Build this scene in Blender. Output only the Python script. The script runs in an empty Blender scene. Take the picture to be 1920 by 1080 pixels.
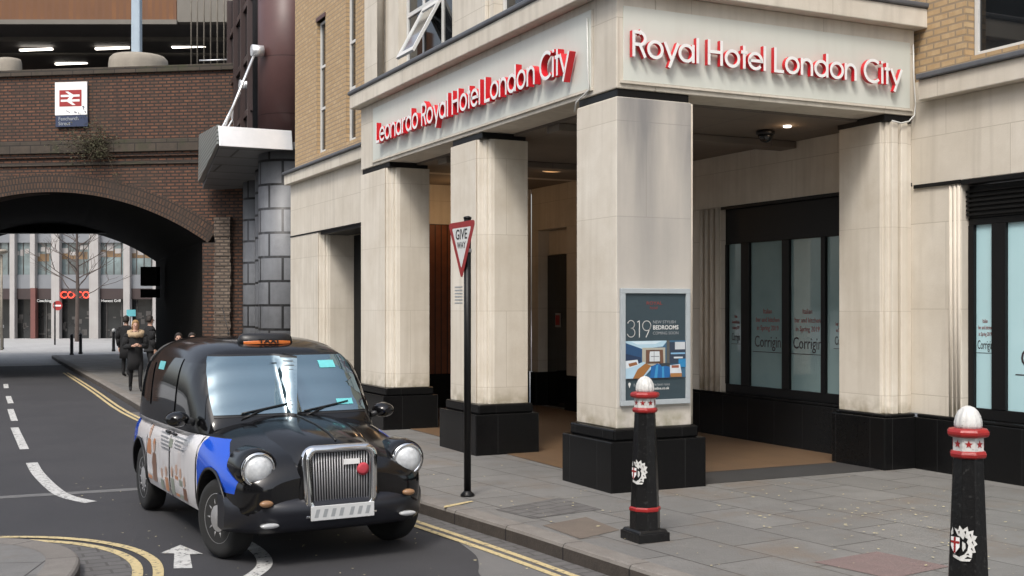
import bpy, bmesh, math, random
from math import sin, cos, pi, radians, sqrt, atan, atan2
from mathutils import Vector, Matrix
random.seed(7)
C = bpy.context.scene.collection
D = bpy.data
# ------------------------------------------------------------------ camera
FPX = 2200.0; HORIZ = 575.0; YAW = atan(1075/2200.0); CAMZ = 2.15
FX, FY = sin(YAW), cos(YAW); RX, RY = cos(YAW), -sin(YAW)
cd = D.cameras.new('camera'); cam = D.objects.new('camera', cd); C.objects.link(cam)
cam.location = (0, 0, CAMZ); cam.rotation_euler = (pi/2, 0, -YAW)
cd.sensor_width = 36; cd.lens = 36*FPX/1920; cd.shift_y = (HORIZ-540)/1920
cd.clip_end = 2000; cd.clip_start = 0.1
bpy.context.scene.camera = cam
def cf(lat, dep, z=0.0):
    """metres to the right of and in front of the viewer -> site coordinates"""
    return Vector((lat*RX+dep*FX, lat*RY+dep*FY, z))
def at(px, t, z=0.0): return cf((px-960)/FPX*t, t, z)
def zz(py, t): return CAMZ-(py-HORIZ)/FPX*t

# ------------------------------------------------------------------ materials
def newmat(name):
    m = D.materials.new(name); m.use_nodes = True
    n = m.node_tree.nodes; l = m.node_tree.links
    return m, n, l, n['Principled BSDF']
def node(n, t, **k):
    x = n.new(t)
    for a, b in k.items():
        if a in x.inputs.keys(): x.inputs[a].default_value = b
        else: setattr(x, a, b)
    return x
def c4(c): return (c[0], c[1], c[2], 1.0)
def mixc(n, l, fac, a, b, blend='MIX'):
    x = n.new('ShaderNodeMix'); x.data_type = 'RGBA'; x.blend_type = blend
    for s, v in ((0, fac), (6, a), (7, b)):
        if hasattr(v, 'node') or isinstance(v, bpy.types.NodeSocket): l.new(v, x.inputs[s])
        else: x.inputs[s].default_value = v if s == 0 else c4(v)
    return x.outputs[2]
def ramp(n, l, src, p0, p1, c0=(0,0,0), c1=(1,1,1)):
    r = n.new('ShaderNodeValToRGB'); r.color_ramp.elements[0].position = p0; r.color_ramp.elements[1].position = p1
    r.color_ramp.elements[0].color = c4(c0); r.color_ramp.elements[1].color = c4(c1)
    l.new(src, r.inputs[0]); return r.outputs[0]
def surf(name, col, col2=None, rough=0.6, scale=3.0, brick=None, mortar=(.1,.1,.1), var=0.5, bump=0.0, bscale=60.0,
         streak=0.0, streakcol=(.2,.17,.13), speck=0.0, speckcol=(.5,.5,.5), spec=0.5, metal=0.0, coat=0.0, blotch=0.0, blotchcol=(.2,.15,.1), bmortar=0.3, roughvar=0.0, offset=0.5, grime=None, wear=None, bmix=.65, run=None):
    """weathered surface; brick = (width, height, joint) in metres"""
    m, n, l, p = newmat(name)
    tc = n.new('ShaderNodeTexCoord'); uv = tc.outputs['UV']; ob = tc.outputs['Object']
    geo = n.new('ShaderNodeNewGeometry'); pos = geo.outputs['Position']
    col2 = col2 or tuple(c*0.8 for c in col)
    ns = node(n, 'ShaderNodeTexNoise', Scale=scale, Detail=6.0, Roughness=0.6); l.new(pos, ns.inputs['Vector'])
    f = ramp(n, l, ns.outputs['Fac'], 0.5-var*.5, 0.5+var*.5)
    base = mixc(n, l, f, col, col2); height = None
    if brick:
        b = node(n, 'ShaderNodeTexBrick', **{'Scale': 1.0, 'Mortar Size': brick[2], 'Mortar Smooth': 0.15, 'Bias': 0.0, 'Brick Width': brick[0], 'Row Height': brick[1]})
        b.offset = offset; l.new(uv, b.inputs['Vector'])
        b.inputs['Color1'].default_value = (0,0,0,1); b.inputs['Color2'].default_value = (1,1,1,1); b.inputs['Mortar'].default_value = (0.5,0.5,0.5,1)
        base = mixc(n, l, b.outputs['Color'], base, mixc(n, l, bmix, base, col2))
        base = mixc(n, l, b.outputs['Fac'], base, mortar)
        height = b.outputs['Fac']
    if streak > 0:
        mp = n.new('ShaderNodeMapping'); mp.inputs['Scale'].default_value = (5.0, 5.0, 0.35); l.new(pos, mp.inputs[0])
        s = node(n, 'ShaderNodeTexNoise', Scale=1.6, Detail=5.0); l.new(mp.outputs[0], s.inputs['Vector'])
        k = ramp(n, l, s.outputs['Fac'], 0.48, 0.75)
        ml = node(n, 'ShaderNodeMath', operation='MULTIPLY'); l.new(k, ml.inputs[0]); ml.inputs[1].default_value = streak
        base = mixc(n, l, ml.outputs[0], base, streakcol)
    if blotch > 0:
        s = node(n, 'ShaderNodeTexNoise', Scale=0.9, Detail=8.0, Roughness=.7); l.new(pos, s.inputs['Vector'])
        k = ramp(n, l, s.outputs['Fac'], 0.52, 0.68)
        ml = node(n, 'ShaderNodeMath', operation='MULTIPLY'); l.new(k, ml.inputs[0]); ml.inputs[1].default_value = blotch
        base = mixc(n, l, ml.outputs[0], base, blotchcol)
    if speck > 0:
        v = node(n, 'ShaderNodeTexNoise', Scale=bscale*1.3, Detail=2.0); l.new(pos, v.inputs['Vector'])
        k = ramp(n, l, v.outputs['Fac'], 0.62, 0.70)
        ml = node(n, 'ShaderNodeMath', operation='MULTIPLY'); l.new(k, ml.inputs[0]); ml.inputs[1].default_value = speck
        base = mixc(n, l, ml.outputs[0], base, speckcol)
    if grime:                                   # splash dirt: (height of foot, how far up it reaches, colour)
        sp = n.new('ShaderNodeSeparateXYZ'); l.new(pos, sp.inputs[0])
        gr = node(n, 'ShaderNodeMapRange'); l.new(sp.outputs[2], gr.inputs[0]); gr.inputs[1].default_value = grime[0]; gr.inputs[2].default_value = grime[0]+grime[1]; gr.inputs[3].default_value = 1; gr.inputs[4].default_value = 0
        gn = node(n, 'ShaderNodeTexNoise', Scale=7.0, Detail=6.0); l.new(pos, gn.inputs['Vector'])
        ml = node(n, 'ShaderNodeMath', operation='MULTIPLY'); l.new(gr.outputs[0], ml.inputs[0]); l.new(ramp(n, l, gn.outputs['Fac'], .35, .65), ml.inputs[1])
        base = mixc(n, l, ml.outputs[0], base, grime[2])
    if run:                                     # rain run-off mark: (foot, head, colour)
        sp = n.new('ShaderNodeSeparateXYZ'); l.new(pos, sp.inputs[0])
        gr = node(n, 'ShaderNodeMapRange'); l.new(sp.outputs[2], gr.inputs[0]); gr.inputs[1].default_value = run[0]; gr.inputs[2].default_value = run[1]
        mp = n.new('ShaderNodeMapping'); mp.inputs['Scale'].default_value = (2.2,2.2,.3); l.new(pos, mp.inputs[0])
        gn = node(n, 'ShaderNodeTexNoise', Scale=1.0, Detail=7.0); l.new(mp.outputs[0], gn.inputs['Vector'])
        ml = node(n, 'ShaderNodeMath', operation='MULTIPLY'); l.new(gr.outputs[0], ml.inputs[0]); l.new(ramp(n, l, gn.outputs['Fac'], .30, .62), ml.inputs[1])
        base = mixc(n, l, ml.outputs[0], base, run[2])
    if wear:                                    # patches rubbed through: (scale, amount, what shows)
        wn = node(n, 'ShaderNodeTexNoise', Scale=wear[0], Detail=9.0, Roughness=.75); l.new(pos, wn.inputs['Vector'])
        base = mixc(n, l, ramp(n, l, wn.outputs['Fac'], 1-wear[1]-.03, 1-wear[1]+.03), base, wear[2])
    l.new(base, p.inputs['Base Color'])
    p.inputs['Roughness'].default_value = rough; p.inputs['Metallic'].default_value = metal
    p.inputs['Specular IOR Level'].default_value = spec; p.inputs['Coat Weight'].default_value = coat
    if roughvar:
        mr = node(n, 'ShaderNodeMapRange'); l.new(ns.outputs['Fac'], mr.inputs[0])
        mr.inputs[3].default_value = max(.02, rough-roughvar); mr.inputs[4].default_value = rough+roughvar; l.new(mr.outputs[0], p.inputs['Roughness'])
    if bump > 0 or height is not None:
        bn = node(n, 'ShaderNodeTexNoise', Scale=bscale, Detail=5.0); l.new(pos, bn.inputs['Vector'])
        bp = node(n, 'ShaderNodeBump', Strength=min(1.0, bump+.001), Distance=0.01); l.new(bn.outputs['Fac'], bp.inputs['Height'])
        last = bp
        if height is not None:
            b2 = node(n, 'ShaderNodeBump', Strength=bmortar, Distance=0.008, invert=True); l.new(height, b2.inputs['Height'])
            l.new(bp.outputs[0], b2.inputs['Normal']); last = b2
        l.new(last.outputs[0], p.inputs['Normal'])
    return m
def flat(name, col, rough=0.5, metal=0.0, emit=0.0, spec=0.5, coat=0.0):
    return_m = surf(name, col, tuple(c*.88 for c in col), rough=rough, scale=14, metal=metal, spec=spec, coat=coat, var=.6)
    if emit:
        p = return_m.node_tree.nodes['Principled BSDF']; p.inputs['Emission Color'].default_value = c4(col); p.inputs['Emission Strength'].default_value = emit
    return return_m
M = {}
M['stone'] = surf('limestone', (.68,.635,.555), (.53,.48,.40), rough=.75, scale=1.5, brick=(1.9,1.06,.005), mortar=(.44,.395,.325), bump=.15, bscale=45, streak=.42, streakcol=(.38,.34,.28), blotch=.35, blotchcol=(.47,.42,.34), bmortar=.3, spec=.3, bmix=.35)
M['shaft'] = surf('limestone shaft', (.73,.685,.60), (.57,.515,.43), rough=.72, scale=1.4, brick=(7.0,1.045,.004), mortar=(.50,.45,.37), bump=.15, bscale=45, streak=.36, streakcol=(.44,.39,.31), blotch=.4, blotchcol=(.50,.435,.34), bmortar=.2, spec=.3, grime=(.80,.28,(.33,.285,.20)), bmix=.45)
M['rib'] = surf('limestone moulding', (.69,.635,.55), (.52,.46,.375), rough=.85, scale=1.4, streak=.5, streakcol=(.40,.35,.27), spec=.15, grime=(.80,.34,(.27,.23,.15)))
M['greystone'] = surf('polished weathered stone', (.60,.555,.485), (.47,.44,.40), rough=.42, scale=.9, brick=(7.0,1.045,.005), mortar=(.40,.37,.33), bump=.08, bscale=50, streak=.3, streakcol=(.36,.345,.32), blotch=.3, blotchcol=(.44,.41,.365), bmortar=.15, spec=.4, grime=(.80,.30,(.25,.23,.15)), run=(1.9,4.1,(.235,.23,.225)))
M['fascia'] = surf('fascia panel', (.62,.64,.585), (.57,.59,.535), rough=.45, scale=.7, bump=.02, streak=.14, streakcol=(.45,.455,.40))
M['lead'] = surf('lead flashing', (.075,.08,.09), (.12,.125,.135), rough=.5, scale=4, bump=.2, bscale=25)
M['granite'] = surf('black granite', (.005,.005,.0055), (.008,.008,.008), rough=.20, scale=20, brick=(.62,3.0,.003), mortar=(.03,.03,.03), speck=.2, speckcol=(.016,.016,.017), bscale=160, spec=.15, bmortar=.1, offset=0.0)
M['blackmetal'] = flat('black painted metal', (.006,.006,.0065), .4, spec=.25)
M['ybrick'] = surf('yellow stock brick', (.54,.40,.235), (.38,.25,.125), rough=.85, scale=9, brick=(.23,.083,.013), mortar=(.29,.22,.145), bump=.3, bscale=120, bmortar=1.0, blotch=.15, blotchcol=(.3,.2,.1))
M['rbrick'] = surf('sooty red brick', (.21,.09,.047), (.065,.032,.021), rough=.9, scale=7, brick=(.235,.085,.02), mortar=(.025,.02,.017), bump=.4, bscale=70, bmortar=1.0, streak=.6, streakcol=(.028,.021,.017), blotch=.8, blotchcol=(.042,.032,.024), var=.6)
M['ringbrick'] = surf('arch ring brick', (.125,.064,.036), (.05,.03,.02), rough=.9, scale=6, brick=(.09,.17,.018), mortar=(.024,.019,.016), bump=.4, bscale=70, bmortar=.9, streak=.5, streakcol=(.03,.022,.018), blotch=.6, blotchcol=(.04,.03,.023), offset=.5)
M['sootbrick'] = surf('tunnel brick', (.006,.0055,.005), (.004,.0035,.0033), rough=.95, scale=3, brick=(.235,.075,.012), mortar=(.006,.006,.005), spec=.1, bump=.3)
M['rubble'] = surf('broken pier brick', (.26,.205,.16), (.11,.078,.058), rough=.95, scale=7, brick=(.23,.085,.02), mortar=(.07,.058,.048), bump=.8, bscale=25, bmortar=1.0, var=.6)
M['coping'] = surf('mossy stone course', (.075,.056,.042), (.042,.034,.026), rough=.9, scale=5, brick=(.6,.5,.015), mortar=(.02,.017,.014), bump=.6, bscale=25, blotch=.8, blotchcol=(.035,.042,.015))
M['asphalt'] = surf('asphalt', (.031,.031,.035), (.046,.045,.049), rough=.8, scale=.7, bump=.6, bscale=150, speck=.45, speckcol=(.14,.14,.14), blotch=.5, blotchcol=(.027,.027,.029), roughvar=.1, wear=(2.2,.36,(.06,.059,.062)))
M['patchtar'] = surf('worn road patch', (.155,.15,.145), (.12,.12,.118), rough=.7, scale=3, bump=.3, bscale=90, speck=.25, speckcol=(.3,.29,.27))
M['setts'] = surf('granite setts', (.14,.136,.13), (.095,.09,.088), rough=.8, scale=8, brick=(.28,.15,.012), mortar=(.07,.066,.062), bump=.5, bscale=50, bmortar=.7)
M['paving'] = surf('york stone paving', (.205,.20,.19), (.135,.132,.126), rough=.6, scale=1.8, brick=(.92,.68,.007), mortar=(.045,.04,.036), bump=.4, bscale=55, blotch=.7, blotchcol=(.175,.142,.112), speck=.2, speckcol=(.25,.24,.22), bmortar=.8, roughvar=.14, wear=(3.5,.36,(.115,.11,.105)))
M['kerbface'] = surf('dirty shaded kerb face', (.085,.07,.058), (.04,.033,.028), rough=.9, scale=7, brick=(.95,5.0,.012), mortar=(.015,.013,.012), bump=.6, bscale=40, offset=0)  # dark brown holds both road dirt and the shade on the kerb's upright side
M['louvregrey'] = surf('grey glass louvres', (.34,.36,.35), (.26,.28,.27), rough=.35, scale=2, brick=(9,.09,.02), mortar=(.06,.065,.06))
M['plate'] = flat('number plate white', (.62,.63,.63), .4)
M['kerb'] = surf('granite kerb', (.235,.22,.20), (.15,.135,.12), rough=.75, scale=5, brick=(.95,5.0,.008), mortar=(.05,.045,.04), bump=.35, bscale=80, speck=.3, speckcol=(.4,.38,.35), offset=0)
M['plaza'] = surf('pale plaza paving', (.42,.42,.415), (.30,.30,.30), rough=.7, scale=.5, brick=(1.2,.8,.01), mortar=(.24,.24,.235))
M['ground'] = surf('city ground', (.16,.16,.155), (.12,.12,.12), rough=.9, scale=.2)
M['white'] = flat('white paint', (.84,.84,.83), .45)
M['roadwhite'] = surf('worn white road paint', (.60,.60,.58), (.42,.42,.41), rough=.7, scale=9, bump=.3, bscale=120, speck=.5, speckcol=(.12,.12,.12), var=.7, wear=(16,.44,(.07,.07,.073)))
M['roadfaint'] = surf('faded white road paint', (.17,.17,.17), (.09,.09,.09), rough=.8, scale=7, bump=.3, bscale=120, var=.6)
M['roadyellow'] = surf('worn yellow road paint', (.62,.50,.26), (.42,.34,.18), rough=.7, scale=9, bump=.3, bscale=120, speck=.5, speckcol=(.14,.13,.11), var=.7, wear=(18,.42,(.09,.085,.08)))
M['red'] = surf('red paint', (.33,.016,.016), (.24,.014,.014), rough=.38, scale=12, wear=(34,.33,(.14,.03,.025)), bump=.15)
M['signred'] = flat('red sign return', (.62,.012,.022), .35)
M['glass'] = surf('dark window glass', (.012,.014,.016), (.008,.009,.01), rough=.03, scale=.6, spec=.6)
M['film'] = surf('frosted cyan window film', (.40,.62,.66), (.47,.67,.70), rough=.06, scale=.5, spec=.6)
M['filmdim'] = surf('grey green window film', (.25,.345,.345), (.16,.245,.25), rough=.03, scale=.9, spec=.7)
M['frame'] = flat('white window frame', (.62,.62,.60), .4)
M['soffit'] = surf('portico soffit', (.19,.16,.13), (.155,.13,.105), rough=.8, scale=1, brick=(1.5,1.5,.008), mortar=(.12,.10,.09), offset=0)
M['floor'] = surf('tan porch tile', (.23,.145,.085), (.165,.105,.062), rough=.28, scale=2, brick=(.6,.6,.005), mortar=(.10,.07,.05), offset=0, blotch=.4, blotchcol=(.12,.085,.06))
M['darktile'] = surf('dark threshold tile', (.065,.063,.062), (.05,.048,.047), rough=.4, scale=4, bump=.1)
M['wood'] = surf('orange timber slats', (.28,.085,.025), (.16,.045,.014), rough=.5, scale=5, brick=(.13,9.0,.012), mortar=(.02,.008,.004), offset=0)
M['dark'] = flat('dark interior', (.006,.006,.006), .7, spec=.2)
M['facadebar'] = flat('brown facade bar', (.045,.028,.026), .4)
M['steel'] = surf('brushed stainless steel', (.88,.89,.90), (.72,.74,.76), rough=.42, scale=2, metal=.75)
M['canopyunder'] = surf('grey canopy lining', (.20,.205,.21), (.14,.145,.15), rough=.5, scale=2, brick=(6,.9,.03), mortar=(.05,.05,.05))
M['greyblock'] = surf('grey granite block', (.215,.222,.235), (.14,.147,.157), rough=.45, scale=6, brick=(.66,.545,.030), mortar=(.016,.016,.017), bump=.2, bscale=90, speck=.3, speckcol=(.27,.27,.28), bmortar=.12, streak=.35, streakcol=(.10,.10,.105))
M['redgranite'] = surf('polished red granite', (.115,.057,.053), (.08,.042,.04), rough=.42, scale=5, brick=(9.0,1.3,.010), mortar=(.03,.014,.014), speck=.25, speckcol=(.16,.09,.08), bscale=120, spec=.35)
M['orangeclad'] = surf('orange ribbed cladding', (.17,.062,.010), (.10,.036,.007), rough=.6, scale=1.2, brick=(.22,30.0,.05), mortar=(.12,.045,.012), offset=0, blotch=.4, blotchcol=(.10,.04,.012))  # orange kept dark: the shadow over the cladding is put into its colour
M['beige'] = surf('beige panel', (.16,.145,.125), (.13,.12,.1), rough=.7, scale=2)
M['darkgrey'] = surf('dark grey panel', (.07,.065,.062), (.05,.047,.045), rough=.7, scale=2)
M['bluegrey'] = surf('blue grey painted steel', (.34,.42,.48), (.30,.37,.43), rough=.45, scale=3, streak=.2, streakcol=(.22,.26,.3))
M['concrete'] = surf('cream concrete', (.30,.27,.22), (.22,.195,.16), rough=.85, scale=3, bump=.2, streak=.4, streakcol=(.2,.18,.15))
M['lamp'] = flat('lit tube', (1.0,.92,.82), .4, emit=3.0)
M['warmlamp'] = flat('lit warm bowl', (1.0,.72,.42), .4, emit=.12)
M['navy'] = flat('navy sign panel', (.018,.03,.075), .4)
M['black'] = flat('satin black', (.010,.010,.011), .4)
M['rubber'] = flat('tyre rubber', (.016,.016,.016), .8)
M['chrome'] = flat('chrome', (.78,.79,.80), .10, metal=1.0)
M['alloy'] = flat('grey wheel trim', (.36,.36,.37), .4, metal=.3)
M['lens'] = surf('headlamp lens', (.45,.46,.46), (.36,.37,.38), rough=.08, scale=30, spec=.8, coat=.6)
M['amber'] = flat('amber lamp', (.30,.17,.09), .2)
M['orange'] = flat('orange roof lamp', (.62,.16,.03), .3)
M['cyan'] = flat('cyan sticker', (.15,.55,.58), .4)
M['skin'] = flat('skin', (.50,.30,.22), .55)
M['blond'] = flat('fair hair', (.32,.19,.08), .7)
M['darkhair'] = flat('dark hair', (.018,.013,.010), .7)
M['coat'] = surf('black cloth', (.005,.005,.006), (.009,.009,.010), rough=.9, scale=20)
M['fur'] = surf('pale fur collar', (.46,.35,.23), (.28,.20,.12), rough=.95, scale=45, bump=.8, bscale=60)
M['officestone'] = surf('pale fin stone', (.37,.355,.345), (.30,.285,.275), rough=.7, scale=1, streak=.2)
M['officered'] = surf('brown red stone', (.15,.055,.045), (.11,.04,.035), rough=.6, scale=1)
M['officespan'] = surf('grey spandrel', (.20,.21,.225), (.16,.17,.185), rough=.5, scale=.5)
M['officeglass'] = surf('office glazing', (.22,.29,.30), (.07,.075,.075), rough=.1, scale=.55, spec=.7, var=.35)
M['shopglass'] = surf('shop glazing', (.028,.03,.03), (.012,.012,.012), rough=.08, scale=.8, spec=.6)
M['officelow'] = surf('dark shop surround', (.045,.028,.026), (.03,.02,.02), rough=.6, scale=1)
M['neonred'] = flat('lit red letters', (1.0,.06,.03), .4, emit=.9)
M['lettwhite'] = flat('white lettering', (.7,.7,.68), .4)
M['lettgrey'] = flat('grey lettering', (.33,.35,.36), .5)
M['lettdark'] = flat('dark lettering', (.03,.02,.022), .5)
M['lettred'] = flat('dull red lettering', (.22,.045,.04), .5)
M['bluesign'] = flat('pale blue sign', (.16,.55,.62), .4)
M['bark'] = surf('tree bark', (.085,.064,.054), (.058,.044,.038), rough=.9, scale=8, bump=.4)
M['leaf'] = surf('dusty leaves', (.050,.058,.026), (.075,.062,.032), rough=.8, scale=7)
M['twig'] = surf('dry twigs', (.085,.062,.04), (.06,.045,.03), rough=.9, scale=9)
M['litter'] = surf('fallen leaf flecks', (.58,.54,.36), (.46,.38,.2), rough=.8, scale=40)
M['oppstone'] = surf('opposite stone facade', (.34,.31,.27), (.27,.25,.215), rough=.8, scale=.5, brick=(1.4,.7,.01), mortar=(.16,.15,.13))
M['posterbg'] = flat('slate poster', (.040,.062,.075), .35)
M['posterframe'] = flat('grey poster frame', (.40,.44,.46), .35)
M['cable'] = flat('white cable', (.6,.6,.57), .5)

# ------------------------------------------------------------------ mesh helpers
class MB:
    def __init__(s): s.bm = bmesh.new()
    def face(s, pts, mi=0):
        f = s.bm.faces.new([s.bm.verts.new(p) for p in pts]); f.material_index = mi; return f
    def box(s, x0, x1, y0, y1, z0, z1, mi=0):
        v = [s.bm.verts.new(p) for p in ((x0,y0,z0),(x1,y0,z0),(x1,y1,z0),(x0,y1,z0),(x0,y0,z1),(x1,y0,z1),(x1,y1,z1),(x0,y1,z1))]
        for q in ((0,3,2,1),(4,5,6,7),(0,1,5,4),(1,2,6,5),(2,3,7,6),(3,0,4,7)):
            f = s.bm.faces.new([v[i] for i in q]); f.material_index = mi
        return s
    def obox(s, o, ax, ay, az, mi=0):
        """box from a corner and three edge vectors"""
        o, ax, ay, az = map(Vector, (o, ax, ay, az)); v = []
        for k in (0, 1):
            for a, b in ((0,0),(1,0),(1,1),(0,1)): v.append(s.bm.verts.new(o+ax*a+ay*b+az*k))
        fs = []
        for q in ((0,3,2,1),(4,5,6,7),(0,1,5,4),(1,2,6,5),(2,3,7,6),(3,0,4,7)):
            f = s.bm.faces.new([v[i] for i in q]); f.material_index = mi; fs.append(f)
        bmesh.ops.recalc_face_normals(s.bm, faces=fs); return s
    def prism(s, poly, z0, z1, mi=0, side=None):
        n = len(poly); side = mi if side is None else side
        a = [s.bm.verts.new((p[0],p[1],z0)) for p in poly]; b = [s.bm.verts.new((p[0],p[1],z1)) for p in poly]
        fs = [s.bm.faces.new(a[::-1]), s.bm.faces.new(b)]
        fs[0].material_index = mi; fs[1].material_index = mi
        for i in range(n):
            f = s.bm.faces.new((a[i], a[(i+1)%n], b[(i+1)%n], b[i])); f.material_index = side; fs.append(f)
        bmesh.ops.recalc_face_normals(s.bm, faces=fs); return s
    def plate(s, pts, off, mi=0, side=None):
        """any flat outline given a thickness vector"""
        side = mi if side is None else side; off = Vector(off)
        a = [s.bm.verts.new(p) for p in pts]; b = [s.bm.verts.new(Vector(p)+off) for p in pts]; n = len(pts)
        fs = [s.bm.faces.new(a), s.bm.faces.new(b[::-1])]; fs[0].material_index = mi; fs[1].material_index = mi
        for i in range(n):
            f = s.bm.faces.new((a[i], b[i], b[(i+1)%n], a[(i+1)%n])); f.material_index = side; fs.append(f)
        bmesh.ops.recalc_face_normals(s.bm, faces=fs); return s
    def tube(s, p0, p1, r0, r1=None, n=10, mi=0, cap=True):
        r1 = r0 if r1 is None else r1; p0 = Vector(p0); p1 = Vector(p1); d = (p1-p0).normalized()
        u = d.orthogonal().normalized(); w = d.cross(u)
        a = [s.bm.verts.new(p0+(u*cos(2*pi*i/n)+w*sin(2*pi*i/n))*r0) for i in range(n)]
        b = [s.bm.verts.new(p1+(u*cos(2*pi*i/n)+w*sin(2*pi*i/n))*r1) for i in range(n)]
        for i in range(n):
            f = s.bm.faces.new((a[i],a[(i+1)%n],b[(i+1)%n],b[i])); f.material_index = mi; f.smooth = True
        if cap:
            s.bm.faces.new(a[::-1]).material_index = mi; s.bm.faces.new(b).material_index = mi
        return s
    def path(s, pts, r, n=6, mi=0):
        pts = [Vector(p) for p in pts]; rings = []; u = None
        for i, p in enumerate(pts):
            d = (pts[min(i+1,len(pts)-1)]-pts[max(i-1,0)]).normalized()
            u = d.orthogonal().normalized() if u is None else (u-d*u.dot(d)).normalized()
            w = d.cross(u); rings.append([p+(u*cos(2*pi*j/n)+w*sin(2*pi*j/n))*r for j in range(n)])
        return s.loft(rings, mi)
    def lathe(s, prof, c=(0,0,0), n=24, mi=0, axis='Z', smooth=True, rot=0.0, caps=True):
        c = Vector(c); rings = []
        def pt(r, h, a):
            x, y = r*cos(a), r*sin(a)
            return c+{'Z': Vector((x,y,h)), 'Y': Vector((x,h,y)), 'X': Vector((h,x,y))}[axis]
        for r, h in prof: rings.append([s.bm.verts.new(pt(max(r,1e-4), h, rot+2*pi*i/n)) for i in range(n)])
        fs = []
        for A, B in zip(rings, rings[1:]):
            for i in range(n):
                f = s.bm.faces.new((A[i],A[(i+1)%n],B[(i+1)%n],B[i])); f.material_index = mi; f.smooth = smooth; fs.append(f)
        if caps:
            for R in (rings[0], rings[-1]):
                f = s.bm.faces.new(R); f.material_index = mi; fs.append(f)
        bmesh.ops.recalc_face_normals(s.bm, faces=fs); return s
    def loft(s, rings, mi=0, smooth=True, closed=True, caps=True):
        R = [[s.bm.verts.new(p) for p in r] for r in rings]; fs = []; n = len(R[0])
        for A, B in zip(R, R[1:]):
            for i in range(n if closed else n-1):
                f = s.bm.faces.new((A[i],A[(i+1)%n],B[(i+1)%n],B[i])); f.material_index = mi; f.smooth = smooth; fs.append(f)
        if caps and closed:
            for r in (R[0], R[-1]):
                f = s.bm.faces.new(r); f.material_index = mi; fs.append(f)
        bmesh.ops.recalc_face_normals(s.bm, faces=fs); return s
    def grid(s, fn, us, vs, mi=0, smooth=True):
        V = [[s.bm.verts.new(fn(u, v)) for v in vs] for u in us]
        for i in range(len(us)-1):
            for j in range(len(vs)-1):
                f = s.bm.faces.new((V[i][j],V[i+1][j],V[i+1][j+1],V[i][j+1])); f.material_index = mi; f.smooth = smooth
        return s
def uvbox(bm, rot=0.0):
    uv = bm.loops.layers.uv.verify(); cr, sr = cos(rot), sin(rot)
    for f in bm.faces:
        n = f.normal
        if abs(n.z) > .75: g = lambda p: (p.x*cr+p.y*sr, -p.x*sr+p.y*cr)
        else:
            t = Vector((-n.y, n.x, 0)); t = t.normalized() if t.length > 1e-6 else Vector((1,0,0))
            if f.smooth: continue_t = t
            g = lambda p, t=t: (p.dot(t), p.z)
        for lp in f.loops: lp[uv].uv = g(lp.vert.co)
def finish(name, bm, mats, parent=None, bevel=0.0, base=True, uv=True, uvrot=0.0):
    """links a bmesh as ONE mesh object, its origin at the middle of its foot"""
    bm.normal_update()
    if uv: uvbox(bm, uvrot)
    me = D.meshes.new(name)
    o = D.objects.new(name, me); C.objects.link(o)
    off = Vector((0,0,0))
    if base and bm.verts:
        xs = [v.co.x for v in bm.verts]; ys = [v.co.y for v in bm.verts]; zs = [v.co.z for v in bm.verts]
        off = Vector(((min(xs)+max(xs))/2, (min(ys)+max(ys))/2, min(zs)))
        bmesh.ops.translate(bm, vec=-off, verts=bm.verts)
    bm.to_mesh(me); bm.free()
    for m in (mats if isinstance(mats, (list, tuple)) else [mats]): me.materials.append(m)
    o.location = off
    if parent is not None:
        o.parent = parent
        pl = parent
        tot = Vector((0,0,0))
        while pl is not None: tot += Vector(pl.location); pl = pl.parent
        if parent.get('site'): o.location = off-tot
        o['site'] = 1 if parent.get('site') else 0
        if not parent.get('site'): del o['site']
    if bevel > 0:
        b = o.modifiers.new('edge', 'BEVEL'); b.width = bevel; b.segments = 2; b.limit_method = 'ANGLE'; b.angle_limit = radians(40)
        b.harden_normals = False
    return o
def thing(name, label, cat, loc=(0,0,0), rz=0.0, group=None, site=True):
    """an Empty at the thing's base; site=True: its parts are built in site coordinates"""
    e = D.objects.new(name, None); C.objects.link(e); e.location = loc; e.rotation_euler = (0,0,rz)
    e.empty_display_size = .2; e['label'] = label; e['category'] = cat
    if group: e['group'] = group
    if site: e['site'] = 1
    return e
def tag(o, label, cat, group=None, kind=None):
    o['label'] = label; o['category'] = cat
    if group: o['group'] = group
    if kind: o['kind'] = kind
    return o
def struct(name, bm, mats, label=None, **k):
    o = finish(name, bm, mats, None, **k); o['kind'] = 'structure'
    if label: o['label'] = label; o['category'] = name.replace('_', ' ')
    return o
def copy_tree(o, parent=None):
    c = o.copy(); C.objects.link(c)
    if parent is not None: c.parent = parent
    for ch in list(o.children): copy_tree(ch, c)
    return c
def text_bm(body, size, depth=0.0, align='CENTER', xform=None, mi=0, mb=None, squash=1.0, bold=0.0):
    cu = D.curves.new('lettering', 'FONT'); cu.body = body; cu.size = size; cu.extrude = depth; cu.align_x = align; cu.align_y = 'BOTTOM_BASELINE' if False else 'CENTER'
    cu.offset = bold; cu.resolution_u = 3
    ob = D.objects.new('lettering', cu); C.objects.link(ob)
    bpy.context.view_layer.update()
    me = D.meshes.new_from_object(ob.evaluated_get(bpy.context.evaluated_depsgraph_get()))
    mb = mb or MB(); t = bmesh.new(); t.from_mesh(me)
    bmesh.ops.scale(t, vec=(squash,1,1), verts=t.verts)
    if xform is not None: bmesh.ops.transform(t, matrix=xform, verts=t.verts)
    for f in t.faces: f.material_index = mi
    tmp = D.meshes.new('t'); t.to_mesh(tmp); t.free(); mb.bm.from_mesh(tmp)
    D.objects.remove(ob); D.curves.remove(cu); D.meshes.remove(me); D.meshes.remove(tmp)
    return mb
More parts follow.
